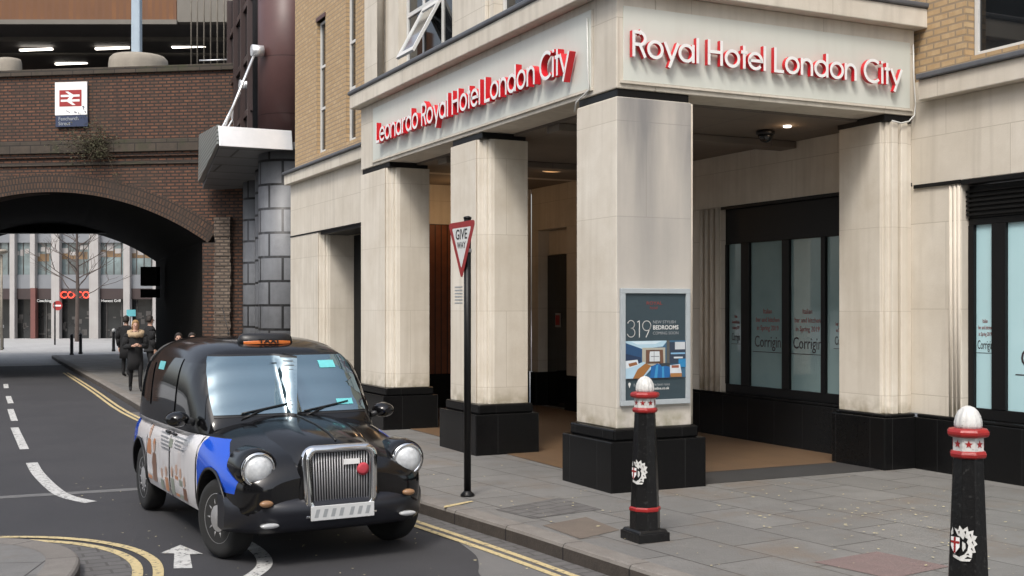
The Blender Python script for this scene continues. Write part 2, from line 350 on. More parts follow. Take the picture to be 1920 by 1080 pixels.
def frame_at(o, ux, uy):
    """matrix whose x and y axes run along ux and uy at o (a wall to write on)"""
    ux = Vector(ux).normalized(); uy = Vector(uy).normalized(); uz = ux.cross(uy)
    m = Matrix((ux, uy, uz)).transposed().to_4x4(); m.translation = Vector(o); return m
# ------------------------------------------------------------------ ground, road, pavements
def sheet(name, poly, z, mat, rot=0.0, label=None):
    b = MB(); b.face([(p[0], p[1], z) for p in poly])
    bmesh.ops.recalc_face_normals(b.bm, faces=b.bm.faces[:])
    if b.bm.faces[:][0].normal.z < 0: bmesh.ops.reverse_faces(b.bm, faces=b.bm.faces[:])
    return struct(name, b.bm, mat, base=False, uvrot=rot, label=label)
sheet('ground', [(-400,-300),(400,-300),(400,600),(-400,600)], -.03, M['ground'])
sheet('road', [(-60,-40),(30,-40),(30,46.0),(-60,46.0)], 0.0, M['asphalt'])
sheet('plaza', [(-60,46.01),(60,46.01),(60,140),(-60,140)], 0.004, M['plaza'])
KERB = [(6.3,-14),(5.75,-3),(5.35,2),(5.05,5.2),(4.84,7.6),(4.70,9.4),(4.50,11.25),(4.20,14.5),(3.92,19.5),(3.70,24.8),(3.88,32.9),(4.10,47.7),(4.2,52)]
KW = .20; PZ = .14
b = MB(); pts = [(x+KW, y) for x, y in KERB]
poly = pts+[(30,52),(30,-14)]
b.face([(x,y,PZ) for x,y in poly]); bmesh.ops.recalc_face_normals(b.bm, faces=b.bm.faces[:])
if b.bm.faces[:][0].normal.z < 0: bmesh.ops.reverse_faces(b.bm, faces=b.bm.faces[:])
struct('pavement', b.bm, M['paving'], base=False, uvrot=radians(96))
def kerbstrip(name, line, w, z, flip=1, mat=None):
    b = MB(); uvl = b.bm.loops.layers.uv.verify(); acc = 0
    N = []
    for i, p in enumerate(line):
        a = Vector(line[max(0,i-1)]); c = Vector(line[min(len(line)-1,i+1)]); d = (c-a).normalized(); N.append(Vector((d.y,-d.x))*flip)
    for i in range(len(line)-1):
        p, q = Vector(line[i]), Vector(line[i+1]); L = (q-p).length; n0, n1 = N[i], N[i+1]
        prof = [(0,-.02),(0,z-.03),(.012,z-.006),(.03,z+.003),(w,z+.003)]
        h = [0,.02+z-.03,.15,.17,.17+w]
        for (a0,z0),(a1,z1),h0,h1 in zip(prof,prof[1:],h,h[1:]):
            f = b.face([(*(p+n0*a0),z0),(*(q+n1*a0),z0),(*(q+n1*a1),z1),(*(p+n0*a1),z1)])
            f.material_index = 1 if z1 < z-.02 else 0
            for lp, u in zip(f.loops, ((acc,h0),(acc+L,h0),(acc+L,h1),(acc,h1))): lp[uvl].uv = u
        acc += L
    bmesh.ops.remove_doubles(b.bm, verts=b.bm.verts[:], dist=1e-5)
    bmesh.ops.recalc_face_normals(b.bm, faces=b.bm.faces[:])
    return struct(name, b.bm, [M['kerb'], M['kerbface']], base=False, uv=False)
def smooth_line(P, k=6):
    out = []
    for i in range(len(P)-1):
        p0 = Vector(P[max(0,i-1)]); p1 = Vector(P[i]); p2 = Vector(P[i+1]); p3 = Vector(P[min(len(P)-1,i+2)])
        for j in range(k):
            t = j/k
            out.append(tuple(.5*((2*p1)+(p2-p0)*t+(2*p0-5*p1+4*p2-p3)*t*t+(3*p1-p0-3*p2+p3)*t**3)))
    out.append(tuple(P[-1])); return out
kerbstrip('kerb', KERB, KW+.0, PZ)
# the corner of the side street on the near left
ISL = smooth_line([(-14,14.2),(-4,12.5),(-1.0,11.75),(.20,11.38),(.66,11.12),(.93,10.72),(1.03,10.28),(1.0,9.85),(.88,9.35),(.66,8.7),(.2,7.6),(-.8,5.0),(-3,0)], 5)
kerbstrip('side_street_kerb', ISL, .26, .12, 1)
inner = []
for i, p in enumerate(ISL):
    a = Vector(ISL[max(0,i-1)]); c = Vector(ISL[min(len(ISL)-1,i+1)]); d = (c-a).normalized(); inner.append((p[0]+d.y*.255, p[1]-d.x*.255))
sheet('side_street_pavement', inner+[(-14,0)], .1215, M['paving'], radians(70))
def strip(name, line, w, z, mat):
    b = MB(); L = []; R = []
    for i, p in enumerate(line):
        a = Vector(line[max(0,i-1)]); c = Vector(line[min(len(line)-1,i+1)]); d = (c-a).normalized(); n = Vector((d.y,-d.x))*w/2
        L.append((p[0]-n.x,p[1]-n.y,z)); R.append((p[0]+n.x,p[1]+n.y,z))
    for i in range(len(line)-1): b.face([R[i],R[i+1],L[i+1],L[i]])
    if b.bm.faces[:] : b.bm.normal_update()
    if b.bm.faces[:][0].normal.z < 0: bmesh.ops.reverse_faces(b.bm, faces=b.bm.faces[:])
    return struct(name, b.bm, mat, base=False)
def offs(line, w):
    out = []
    for i, p in enumerate(line):
        a = Vector(line[max(0,i-1)]); c = Vector(line[min(len(line)-1,i+1)]); d = (c-a).normalized(); out.append((p[0]-d.y*w, p[1]+d.x*w))
    return out
KS = smooth_line(KERB, 4)
# gutter of setts, worn patch, yellow lines beside the hotel kerb
b = offs(KS, .17)
strip('gutter', [p for p in b if p[1] < 26], .34, .004, M['setts'])
sheet('road_patch', smooth_line([(4.36,10.6),(4.27,9.9),(4.17,9.25),(4.02,8.85),(3.88,8.5),(3.75,7.6),(3.9,5.0),(4.4,0)],4)+[(5.0,0),(4.85,4.5),(4.6,7.0),(4.5,9.0)], .0025, M['patchtar'], radians(95))
for k, o in enumerate((.215, .335)):
    ln = [p for p in offs(KS, o+.03) if p[1] < 44]
    strip('yellow_line', ln, .065, .008, M['roadyellow'])
strip('side_street_gutter', offs(ISL, .20), .40, .004, M['setts'])
for o in (.44, .60):
    strip('yellow_line', offs(ISL, o), .085, .008, M['roadyellow'])
# centre line dashes, stop line, arrow, curved end line
for ln, w in (([(1.67,35.4),(1.60,33.6)],.12),([(1.50,30.6),(1.44,28.3)],.12),([(1.35,26.7),(1.28,23.9)],.12),([(1.21,22.6),(1.16,19.1)],.13)):
    strip('centre_line', ln, w, .005, M['roadwhite'])
strip('centre_line', smooth_line([(1.15,17.4),(1.15,16.2),(1.22,14.75),(1.31,14.1),(1.50,13.6)],5), .15, .005, M['roadwhite'])
strip('stop_line', [(-8,14.9),(.62,14.40),(2.03,14.36),(3.9,14.3)], .20, .003, M['roadfaint'])
b = MB()
b.face([(p[0],p[1],.006) for p in ((1.735,10.52),(1.84,10.45),(1.73,9.86),(1.87,9.80),(1.955,10.36),(2.06,10.32),(1.955,10.80))])
b.bm.normal_update()
if b.bm.faces[:][0].normal.z < 0: bmesh.ops.reverse_faces(b.bm, faces=b.bm.faces[:])
struct('road_arrow', b.bm, M['roadwhite'], base=False)
strip('centre_line', smooth_line([(2.50,10.75),(2.52,10.3),(2.48,9.85),(2.36,9.5),(2.10,9.15),(1.7,8.9)],4), .13, .005, M['roadwhite'])
# odd paving slabs and porch floor
sheet('dark_paving_patch', [(4.95,10.50),(5.86,10.86),(5.90,10.05),(5.06,9.90)], PZ+.004, M['setts'], .3)
sheet('brown_paving_patch', [(4.98,9.55),(5.55,9.75),(5.50,9.05),(4.98,8.85)], PZ+.004, surf('brown paving', (.15,.122,.098), (.11,.09,.074), rough=.8, scale=4, bump=.4))
sheet('pink_paving_slab', [(6.18,7.24),(6.91,7.33),(7.02,6.66),(6.31,6.55)], PZ+.004, surf('pink tactile paving', (.185,.13,.122), (.15,.112,.105), rough=.8, scale=8, bump=.5, speck=.4, speckcol=(.3,.24,.22)))
sheet('yellow_kerb_mark', [(4.52,10.80),(4.60,10.83),(4.95,11.02),(4.93,11.07),(4.57,10.90)], PZ+.008, M['roadyellow'])
sheet('porch_floor', [(6.95,11.75),(10.95,11.75),(10.95,21.5),(6.95,21.5)], PZ+.006, M['floor'])
sheet('porch_threshold', [(7.0,10.97),(10.95,10.97),(10.95,11.74),(7.0,11.74)], PZ+.005, M['darktile'])
b = MB()
for k in range(460):
    x = random.uniform(5.1, 10.6); y = random.uniform(3.0, 10.9)
    if k % 4 == 0: x, y = random.gauss(8.0,.7), random.gauss(8.3,.9)
    if k % 9 == 0: x, y = random.uniform(4.9,6.4), random.uniform(10.0,17.0)
    if y > 10.7 and x > 6.4: continue
    s = random.choice((.008,.010,.013,.018,.024)); a = random.uniform(0,6.28); z = PZ+.012
    b.face([(x+s*cos(a+q)*(1 if i%2 else .55), y+s*sin(a+q)*(1 if i%2 else .55), z+random.uniform(0,.004)) for i, q in enumerate((0,1.57,3.14,4.71))])
for k in range(160):
    x = random.uniform(1.2,4.4); y = random.uniform(7.5,15.5); s = random.uniform(.008,.018); a = random.uniform(0,6.28)
    b.face([(x+s*cos(a+q)*(1 if i%2 else .6), y+s*sin(a+q)*(1 if i%2 else .6), .012+random.uniform(0,.004)) for i, q in enumerate((0,1.57,3.14,4.71))])
lit = finish('leaf_litter', b.bm, M['litter'], base=False); tag(lit, 'pale yellow leaf flecks scattered over the pavement and road', 'leaf litter', kind='stuff')

# ------------------------------------------------------------------ the hotel
XF, YF, XW = 6.62, 10.96, 10.95
hotel = thing('hotel_building', 'cream stone and yellow brick hotel with square corner portico on black plinths', 'building', (8.8, 15, PZ))
def hp(name, b, mats, bevel=.008, parent=None, **k): return finish(name, b.bm, mats, parent or hotel, bevel=bevel, **k)
ZF0, ZF1, ZC, ZL = 4.53, 5.60, 5.84, 5.90
def stepped(x0, x1, y0, y1, c, k, s):
    """footprint with k re-entrant steps of size s at the corner c (0: -x-y, 1: +x-y)"""
    if c == 0:
        P = [(x0, y1), (x0, y0+k*s)]
        for i in range(k):
            P += [(x0+(i+1)*s, y0+(k-i)*s), (x0+(i+1)*s, y0+(k-i-1)*s)] if i < k-1 else [(x0+(i+1)*s, y0+s), (x0+(i+1)*s, y0)]
        P += [(x1, y0), (x1, y1)]
        return P
    return [(x0,y0),(x1,y0),(x1,y1),(x0,y1)]
def fluted(x0, x1, y0, y1):
    """corner taken off in two rounded ribs"""
    P = [(x0,y1),(x0,y0+.17)]
    for cx, cy, r, a0, a1 in ((x0+.055,y0+.17,.038,160,270),(x0+.12,y0+.105,.038,160,290),(x0+.175,y0+.05,.038,160,270)):
        for j in range(6):
            a = radians(a0+(a1-a0)*j/5); P.append((cx+r*cos(a), cy+r*sin(a)))
    P += [(x0+.20,y0),(x1,y0),(x1,y1)]
    return P
def pier(x0, x1, y0, y1, side_mat, flute=False, ribs_right=False):
    sh = MB()
    P = fluted(x0,x1,y0,y1) if flute else [(x0,y0),(x1,y0),(x1,y1),(x0,y1)]
    sh.prism(P, .82, 4.44)
    for f in sh.bm.faces:
        if f.normal.y < -.9 and f.calc_area() > 1 and not flute: f.material_index = 1
    s = hp('pier', sh, [M['shaft'], side_mat], bevel=.012)
    if ribs_right:
        r = MB()
        for i in range(2): r.tube((x1+.012+i*.035, y0+.045+i*.05, .83), (x1+.012+i*.035, y0+.045+i*.05, 4.43), .03, n=10)
        hp('pier_rib', r, M['rib'], 0, s)
    p = MB(); p.box(x0-.13, x1+.12, y0-.11, y1+.11, PZ-.03, .69); hp('plinth', p, M['granite'], .012, s)
    p = MB(); p.box(x0-.06, x1+.06, y0-.05, y1+.05, .691, .819); hp('plinth_cap', p, M['granite'], .02, s)
    c = MB(); c.box(x0+.02, x1-.02, y0+.02, y1-.02, 4.441, ZF0-.002); hp('pier_cap', c, M['blackmetal'], .01, s)
    return s
NP = pier(XF, 7.60, YF, 11.85, M['greystone'], ribs_right=True)
pier(XF, 7.33, 14.50, 15.56, M['shaft'], True)
pier(XF, 7.34, 18.15, 19.55, M['shaft'], True)
# engaged pier where the portico meets the wall
sh = MB(); x0, y0 = 10.48, YF
sh.prism([(x0,11.80),(x0,y0+.10),(x0+.05,y0+.10),(x0+.05,y0+.055),(x0+.10,y0+.055),(x0+.10,y0),(x0+.20,y0),(x0+.20,y0+.06),(x0+.25,y0+.06),(x0+.25,y0),(x0+.36,y0),(x0+.36,y0+.05),(XW-.003,y0+.05),(XW-.003,11.80)], .82, 4.44)
s = hp('engaged_pier', sh, M['shaft'], .01)
p = MB(); p.box(x0-.07, XW-.003, y0-.05, 11.86, PZ-.03, .78); p.box(x0-.03, XW-.003, y0-.02, 11.83, .781, .819); hp('plinth', p, M['granite'], .012, s)
c = MB(); c.box(x0+.0, XW-.03, y0+.02, 11.83, 4.441, ZF0-.002); hp('pier_cap', c, M['blackmetal'], .01, s)
# entablature of the portico: beams, sunk panels, cornice, lead
e = MB(); e.box(XF, XF+.5, YF, 19.55, ZF0, ZF1); e.box(XF+.5, XW-.003, YF, YF+.5, ZF0, ZF1); e.box(XF+.5, XW-.003, 19.05, 19.55, ZF0, ZF1)
hp('entablature', e, M['stone'], .01)
for nm, bx in (('street', (XF-.016, XF-.002, 11.50, 18.88, 4.615, 5.50)), ('side', (6.70, 10.86, YF-.016, YF-.002, 4.615, 5.43))):
    f = MB(); f.box(*bx); fp = hp('sign_panel', f, M['fascia'], .004)
t = MB(); t.box(XF-.024, XF-.002, 11.46, 18.92, 4.585, 4.612); t.box(6.66, 10.90, YF-.024, YF-.002, 4.585, 4.612); t.box(XF-.012,XF-.002,11.46,11.497,4.613,5.5)
hp('panel_trim', t, M['stone'], 0)
c = MB(); c.prism([(XF-.16,19.70),(XF-.16,YF-.16),(XW+.16,YF-.16),(XW+.16,YF+.35),(XF+.4,YF+.35),(XF+.4,19.70)], ZF1+.002, ZC)
hp('cornice', c, M['stone'], .012)
c = MB(); c.prism([(XF-.19,19.74),(XF-.19,YF-.19),(XW+.19,YF-.19),(XW+.19,YF+.4),(XF+.45,YF+.4),(XF+.45,19.74)], ZC+.002, ZL+.01)
hp('lead_flashing', c, M['lead'], .02)
c = MB(); c.box(XF+.3, XW-.01, YF+.3, 19.3, ZL-.08, ZL+.0); c.box(6.70,8.6,YF+.3,YF+.5,ZL+.01,ZL+.06); hp('portico_roof', c, M['lead'], 0)
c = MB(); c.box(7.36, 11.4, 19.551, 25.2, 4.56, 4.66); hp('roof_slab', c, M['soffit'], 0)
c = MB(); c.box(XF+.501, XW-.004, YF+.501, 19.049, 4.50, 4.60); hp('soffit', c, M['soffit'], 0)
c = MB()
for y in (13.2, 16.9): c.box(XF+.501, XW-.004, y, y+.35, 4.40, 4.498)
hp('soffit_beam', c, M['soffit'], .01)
# wall at the back of the portico and the wing to the right (one plane, facing the street)
w = MB()
w.box(XW, 11.4, -4, 11.88, 3.66, 4.68)            # band over the right hand windows
w.box(XW, 11.4, 11.881, 21.5, 3.70, 4.60)         # band at the back of the portico
w.box(XW, 11.4, 10.21, 11.88, .82, 3.659)          # pilaster
w.box(XW, 11.4, 15.0, 20.0, .82, 3.699)
w.box(XW, 11.4, 21.2, 21.5, .82, 3.699)
w.box(XW+.25, 11.4, 20.0, 21.2, 3.2, 3.699)
w.box(XW, 11.4, 5.2, 6.2, .82, 3.659)
hp('ground_storey_wall', w, M['stone'], .008)
w = MB(); w.box(XW-.005, XW+.02, 11.0, 14.99, 3.655, 3.70); hp('window_lintel', w, M['blackmetal'], 0)
w = MB(); w.box(XW-.03, XW-.003, 10.21, 10.95, 3.62, 3.665); w.box(XW-.02, XW+.3, 6.2, 10.205, 3.60, 3.655); hp('window_lintel', w, M['blackmetal'], .004)
w = MB(); w.box(XW+.002, 11.3, YF-.198, 11.5, 4.682, 4.946); hp('wall_return', w, M['stone'], 0)
r = MB()
for y in (10.25,10.31,10.38): r.tube((XW+.010,y,.83),(XW+.010,y,3.615),.026,n=10)
for y in (15.06,15.2,15.34,15.48): r.tube((XW-.01,y,.83),(XW-.01,y,3.69),.045,n=10)
hp('wall_rib', r, M['rib'], 0)
p = MB(); p.box(XW-.05, 11.35, -4, 10.905, PZ-.03, .78); p.box(XW-.02,11.35,-4,10.90,.781,.819); p.box(XW-.05, 11.35, 11.865, 20.0, PZ-.03, .78); p.box(XW-.02,11.35,11.866,20.0,.781,.819); p.box(XW-.05,11.35,21.2,21.45,PZ-.03,.819)
hp('plinth', p, M['granite'], .01)
c = MB(); c.box(XW-.14, 11.4, -4, YF-.20, 4.681, 4.93); hp('cornice', c, M['stone'], .012)
c = MB(); c.prism([(XW-.19,-4),(XW-.19,YF-.2),(11.4,YF-.2),(11.4,-4)], 4.932, 5.0); hp('lead_flashing', c, M['lead'], .015)
# shop windows: the one in the portico and the one to the right
def shopwindow(y0, y1, bars, xg, mats, head, film_z0=.95, top=3.64):
    f = MB()
    f.box(xg-.05, xg+.05, y0, y1, .82, film_z0); f.box(xg-.05, xg+.05, y0, y1, 3.12, head)
    if head < top: f.box(xg-.04, xg+.04, y0, y1, head, top)
    for a, bb in bars: f.box(xg-.06, xg+.06, a, bb, film_z0, 3.12)
    fr = hp('window', f, M['blackmetal'], .006)
    ys = [y0]+[q for a, bb in bars for q in (a, bb)]+[y1]
    panes = [(ys[i], ys[i+1]) for i in range(0, len(ys), 2) if ys[i+1]-ys[i] > .02]
    for i, (a, bb) in enumerate(panes):
        g = MB(); g.box(xg-.012, xg+.012, a, bb, film_z0, 3.12); hp('pane', g, mats, 0, fr)
    return fr, panes
wA, pA = shopwindow(11.85, 15.0, [(11.85,11.95),(12.70,12.79),(13.47,13.63),(14.40,14.60),(14.95,15.0)], XW+.14, M['filmdim'], 3.69, top=3.69)
wB, pB = shopwindow(6.2, 10.205, [(6.2,6.3),(7.9,8.06),(9.66,9.86),(10.12,10.205)], XW+.16, M['film'], 3.20, top=3.59)
sl = MB()
for k in range(6): sl.box(XW+.06, XW+.10, 6.2, 10.2, 3.23+k*.055, 3.255+k*.055)
hp('louvre', sl, M['dark'], 0, wB)
def shoptext(y, z, sc, x, par, squash=1.0, mats=None):
    b = MB()
    for i, tx in enumerate(('Italian', 'bar and kitchen', 'in Spring 2019')):
        text_bm(tx, .105*sc, .001, xform=frame_at((x, y, z-.125*sc*i), (0,-1,0), (0,0,1)), mb=b, squash=squash)
    hp('lettering', b, mats or M['lettred'], 0, par, uv=False)
    b = MB(); text_bm('Corrigin', .24*sc, .001, xform=frame_at((x, y, z-.46*sc), (0,-1,0), (0,0,1)), mb=b, squash=squash*.9)
    b.box(x-.001, x+.001, y-.42*sc*squash, y+.42*sc*squash, z-.612*sc, z-.602*sc)
    hp('lettering', b, M['lettdark'], 0, par, uv=False)
shoptext(9.03, 2.13, 1.25, XW+.146, wB)
shoptext(9.99, 1.98, .62, XW+.146, wB, .5)
shoptext(14.01, 2.08, 1.0, XW+.126, wA, .85)
shoptext(13.12, 2.08, 1.0, XW+.126, wA, .85)
shoptext(14.78, 2.0, .7, XW+.126, wA, .4)
shoptext(12.40, 2.0, .7, XW+.126, wA, .6)
# rear doorway of the portico, end wall with timber
d = MB(); d.box(XW+.9, XW+1.0, 19.6, 21.6, PZ, 3.8); d.box(XW+.401,XW+.9,19.9,19.99,PZ,3.8); d.box(XW+.401,XW+.9,21.21,21.3,PZ,3.8); hp('entrance_door', d, M['dark'], 0)
d = MB(); d.box(XW+.20,XW+.215,20.62,20.84,1.74,2.02); q = hp('door_notice', d, M['lettgrey'], 0)
d = MB(); d.box(XW+.19,XW+.199,20.65,20.81,1.78,1.98); hp('notice_face', d, M['red'], 0, q)
d = MB(); d.box(XW+.217,XW+.247,20.0,21.2,PZ,3.19); hp('door_leaf', d, M['glass'], 0)
w = MB(); w.box(7.46, XW-.003, 21.5, 21.8, 3.78, 4.60); w.box(7.46,8.3,21.5,21.8,.82,3.779); w.box(10.3,XW-.003,21.5,21.8,.82,3.779); hp('end_wall', w, M['stone'], .006)
w = MB(); w.box(8.3, 10.3, 21.56, 21.7, .82, 3.778); hp('timber_screen', w, M['wood'], 0)
p = MB(); p.box(7.46, XW-.06, 21.47, 21.75, PZ-.03, .819); hp('plinth', p, M['granite'], .01)
# left wing on the street
XL = 6.92
w = MB()
w.box(XL, 7.5, 19.551, 25.2, 3.68, 4.80)
w.prism(fluted(XL, 7.75, 22.95, 25.2), .82, 3.679)
hp('wing_wall', w, M['stone'], .008)
w = MB(); w.box(XL-.012, XL+.0, 19.56, 25.2, 3.66, 3.69); w.box(XL+.002, 7.5, 19.56, 22.95, 3.60, 3.679); hp('doorway_lintel', w, M['blackmetal'], .004)
p = MB(); p.box(XL-.10, 7.85, 22.86, 25.2, PZ-.03, .819); hp('plinth', p, M['granite'], .01)
d = MB(); d.box(7.62, 7.70, 19.5, 22.95, PZ, 3.6); hp('wing_doorway', d, M['dark'], 0)
c = MB(); c.box(XL-.13, 7.5, 19.75, 25.25, 4.802, 5.02); hp('cornice', c, M['stone'], .012)
c = MB(); c.box(XL-.18, 7.5, 19.75, 25.28, 5.022, 5.085); hp('lead_flashing', c, M['lead'], .015)
# brick upper storeys with their windows
def brickwall(name, x, th, y0, y1, z0, z1, holes, mat, face=-1):
    """wall facing -x with rectangular openings (y0,y1,z0,z1)"""
    b = MB(); ys = sorted({y0,y1,*[h[0] for h in holes],*[h[1] for h in holes]}); zs = sorted({z0,z1,*[min(max(h[2],z0),z1) for h in holes],*[min(h[3],z1) for h in holes]})
    for i in range(len(ys)-1):
        for j in range(len(zs)-1):
            cy, cz = (ys[i]+ys[i+1])/2, (zs[j]+zs[j+1])/2
            if any(h[0] < cy < h[1] and h[2] < cz < h[3] for h in holes): continue
            b.box(x, x+th, ys[i], ys[i+1], zs[j], zs[j+1])
    bmesh.ops.remove_doubles(b.bm, verts=b.bm.verts[:], dist=1e-5)
    # drop the inner walls between neighbouring cells
    seen = {}
    for f in b.bm.faces: seen.setdefault(tuple(sorted(v.index for v in f.verts)), []).append(f)
    b.bm.verts.index_update(); seen = {}
    for f in b.bm.faces: seen.setdefault(tuple(sorted(v.index for v in f.verts)), []).append(f)
    bmesh.ops.delete(b.bm, geom=[f for q in seen.values() if len(q) > 1 for f in q], context='FACES_ONLY')
    return hp(name, b, mat, 0)
def casement(x, y0, y1, z0, z1, rails, mulls=(), fw=.055, opened=None):
    f = MB(); f.box(x, x+.07, y0, y0+fw, z0, z1); f.box(x, x+.07, y1-fw, y1, z0, z1); f.box(x+.001, x+.069, y0+fw, y1-fw, z0, z0+fw); f.box(x+.001, x+.069, y0+fw, y1-fw, z1-fw, z1)
    for r in rails: f.box(x+.004, x+.066, y0+fw, y1-fw, r-fw/2, r+fw/2)
    for m in mulls: f.box(x+.008, x+.062, m-fw/2, m+fw/2, z0+fw, z1-fw)
    w = hp('window', f, M['frame'], .004)
    g = MB(); g.box(x+.03, x+.04, y0+fw*.5, y1-fw*.5, z0+fw*.5, z1-fw*.5); hp('pane', g, M['glass'], 0, w)
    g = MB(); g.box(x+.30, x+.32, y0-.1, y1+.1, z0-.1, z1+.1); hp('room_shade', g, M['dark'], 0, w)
    return w
LW = [(22.95,23.55,5.30,8.02),(21.05,21.62,5.30,8.6)]
brickwall('brick_wall', 7.02, .34, 19.4, 25.2, 5.05, 9.9, LW, M['ybrick'])
casement(7.09, 22.96, 23.54, 5.31, 8.01, (6.22, 7.08)); casement(7.09, 21.06, 21.61, 5.31, 8.59, (6.32, 7.2))
c = MB(); c.box(7.0, 7.25, 22.93, 23.57, 8.02, 8.10); c.box(7.235,7.5,19.6,21.04,5.1,5.2); hp('window_head', c, M['redgranite'], 0)
RWH = [(8.45,10.20,5.12,7.4),(4.0,6.4,5.12,7.4)]
brickwall('brick_wall', 11.0, .34, -4, 15.0, 4.95, 10.5, RWH, M['ybrick'])
for y0, y1 in ((8.46,10.19),(4.01,6.39)):
    w = casement(11.14, y0, y1, 5.13, 7.39, (6.6,), (), .06)
# upper storey over the portico: pale stone with windows, set back a little
UH = [(16.20,18.50,6.05,8.2),(12.55,14.75,6.05,8.2)]
brickwall('upper_wall', 6.92, .3, 11.6, 19.9, 5.9, 9.5, UH, M['stone'])
c = MB(); c.box(6.80,6.918,19.25,19.9,5.93,9.5); c.box(6.86,6.918,14.9,16.0,5.93,9.5); hp('wall_pilaster', c, M['stone'], .01)
c = MB(); c.tube((6.83,19.12,5.93),(6.83,19.12,9.5),.06,n=12); hp('drain_pipe', c, M['concrete'], 0)
casement(7.06, 16.21, 18.49, 6.06, 8.19, (7.02,), (17.75, 16.95), .07)
casement(7.06, 12.56, 14.74, 6.06, 8.19, (7.02,), (13.6,), .07)
# top hung sash standing open
s = MB(); hy0, hy1, ht, hb = 16.99, 17.71, 6.98, 6.13; out = .46
o = Vector((7.04, hy0, ht)); dn = Vector((-out, 0, hb-ht)); nx = Vector((-dn.z, 0, dn.x)).normalized()*.045
for a0, a1, v0, v1 in ((0,.09,0,1),(.91,1,0,1),(.09,.91,0,.08),(.09,.91,.92,1)):
    s.obox(o+Vector((0,(hy1-hy0)*a0,0))+dn*v0, Vector((0,(hy1-hy0)*(a1-a0),0)), dn*(v1-v0), nx)
sash = hp('open_sash', s, M['frame'], 0)
g = MB(); g.obox(o+Vector((0,(hy1-hy0)*.09,0))+dn*.08+nx*.4, Vector((0,(hy1-hy0)*.82,0)), dn*.84, nx*.2)
sg = surf('sky lit sash glass', (.55,.57,.58), (.5,.52,.53), rough=.06, scale=.5, metal=.85); hp('pane', g, sg, 0, sash)
for f in (M['glass'],): pass
# things fixed to the portico
cam_d = thing('security_camera', 'black dome camera hanging from the portico ceiling', 'camera', (9.6, 13.0, 4.50))
b = MB(); b.lathe([(.10,0),(.125,-.02),(.125,-.06),(.10,-.065)], (9.89,12.55,4.50), 24); finish('mount', b.bm, M['black'], cam_d)
b = MB(); b.lathe([(.105,-.066),(.10,-.10),(.07,-.145),(.03,-.165),(0.002,-.168)], (9.89,12.55,4.50), 24); finish('dome', b.bm, M['glass'], cam_d)
b = MB(); b.lathe([(.05,0),(.05,-.02),(.02,-.022)], (9.90,12.12,4.50), 16, 0); o = finish('downlight', b.bm, M['lamp']); tag(o, 'small bright downlight in the portico ceiling above the dome camera', 'lamp')
b = MB(); b.lathe([(.17,0),(.18,-.03),(.12,-.035),(.11,-.005)], (9.45,17.75,4.50), 24, 0); o = finish('ceiling_light', b.bm, M['warmlamp']); tag(o, 'round cream ceiling fitting deep inside the portico between pillars', 'lamp')
b = MB(); b.path([Vector(p) for p in smooth_line([(10.90,YF-.03,5.42),(10.91,YF-.03,5.0),(10.925,YF-.04,4.66),(10.90,YF-.05,4.50),(10.80,YF-.03,4.42),(10.6,YF-.02,4.41),(10.48,YF-.01,4.45)],4)] if False else
       [Vector((10.90,YF-.03,5.42)),Vector((10.91,YF-.03,5.0)),Vector((10.93,YF-.04,4.66)),Vector((10.90,YF-.05,4.53)),Vector((10.82,YF-.04,4.45)),Vector((10.70,YF-.03,4.42)),Vector((10.55,YF-.03,4.44))], .010, 6)
o = finish('loose_cable', b.bm, M['cable']); tag(o, 'thin white cable dangling below the right end of the side fascia', 'cable')
b = MB(); b.path([Vector((XF-.03,11.55,5.42)),Vector((XF-.03,11.53,4.75)),Vector((XF-.03,11.50,4.60)),Vector((XF-.03,11.80,4.50)),Vector((XF-.02,11.86,4.40))], .010, 6)
o = finish('loose_cable', b.bm, M['cable']); tag(o, 'thin pale cable beside the street fascia end, running to the corner pillar top', 'cable')
b = MB(); b.box(10.92,10.99,YF-.26,YF-.20,4.72,4.86); o = finish('junction_box', b.bm, M['concrete'], bevel=.005); tag(o, 'small cream junction box at the end of the right fascia', 'electrical box')
for nm, co, w_ in (('portico_light',(9.45,17.75,4.28),.8),('doorway_light',(8.9,20.6,3.9),6),('downlight_beam',(9.90,12.12,4.44),.8)):
    pl_ = D.lights.new(nm, 'POINT'); pl_.energy = w_; pl_.color = (1,.60,.30); pl_.shadow_soft_size = .12; lo_ = D.objects.new(nm, pl_); C.objects.link(lo_); lo_.location = co
# plaque text on the middle pillar behind the sign post
b = MB()
for i in range(6): b.box(XF-.004, XF-.002, 15.13, 15.40, 2.42-i*.045, 2.437-i*.045)
hp('wall_lettering', b, M['lettgrey'], 0, None)
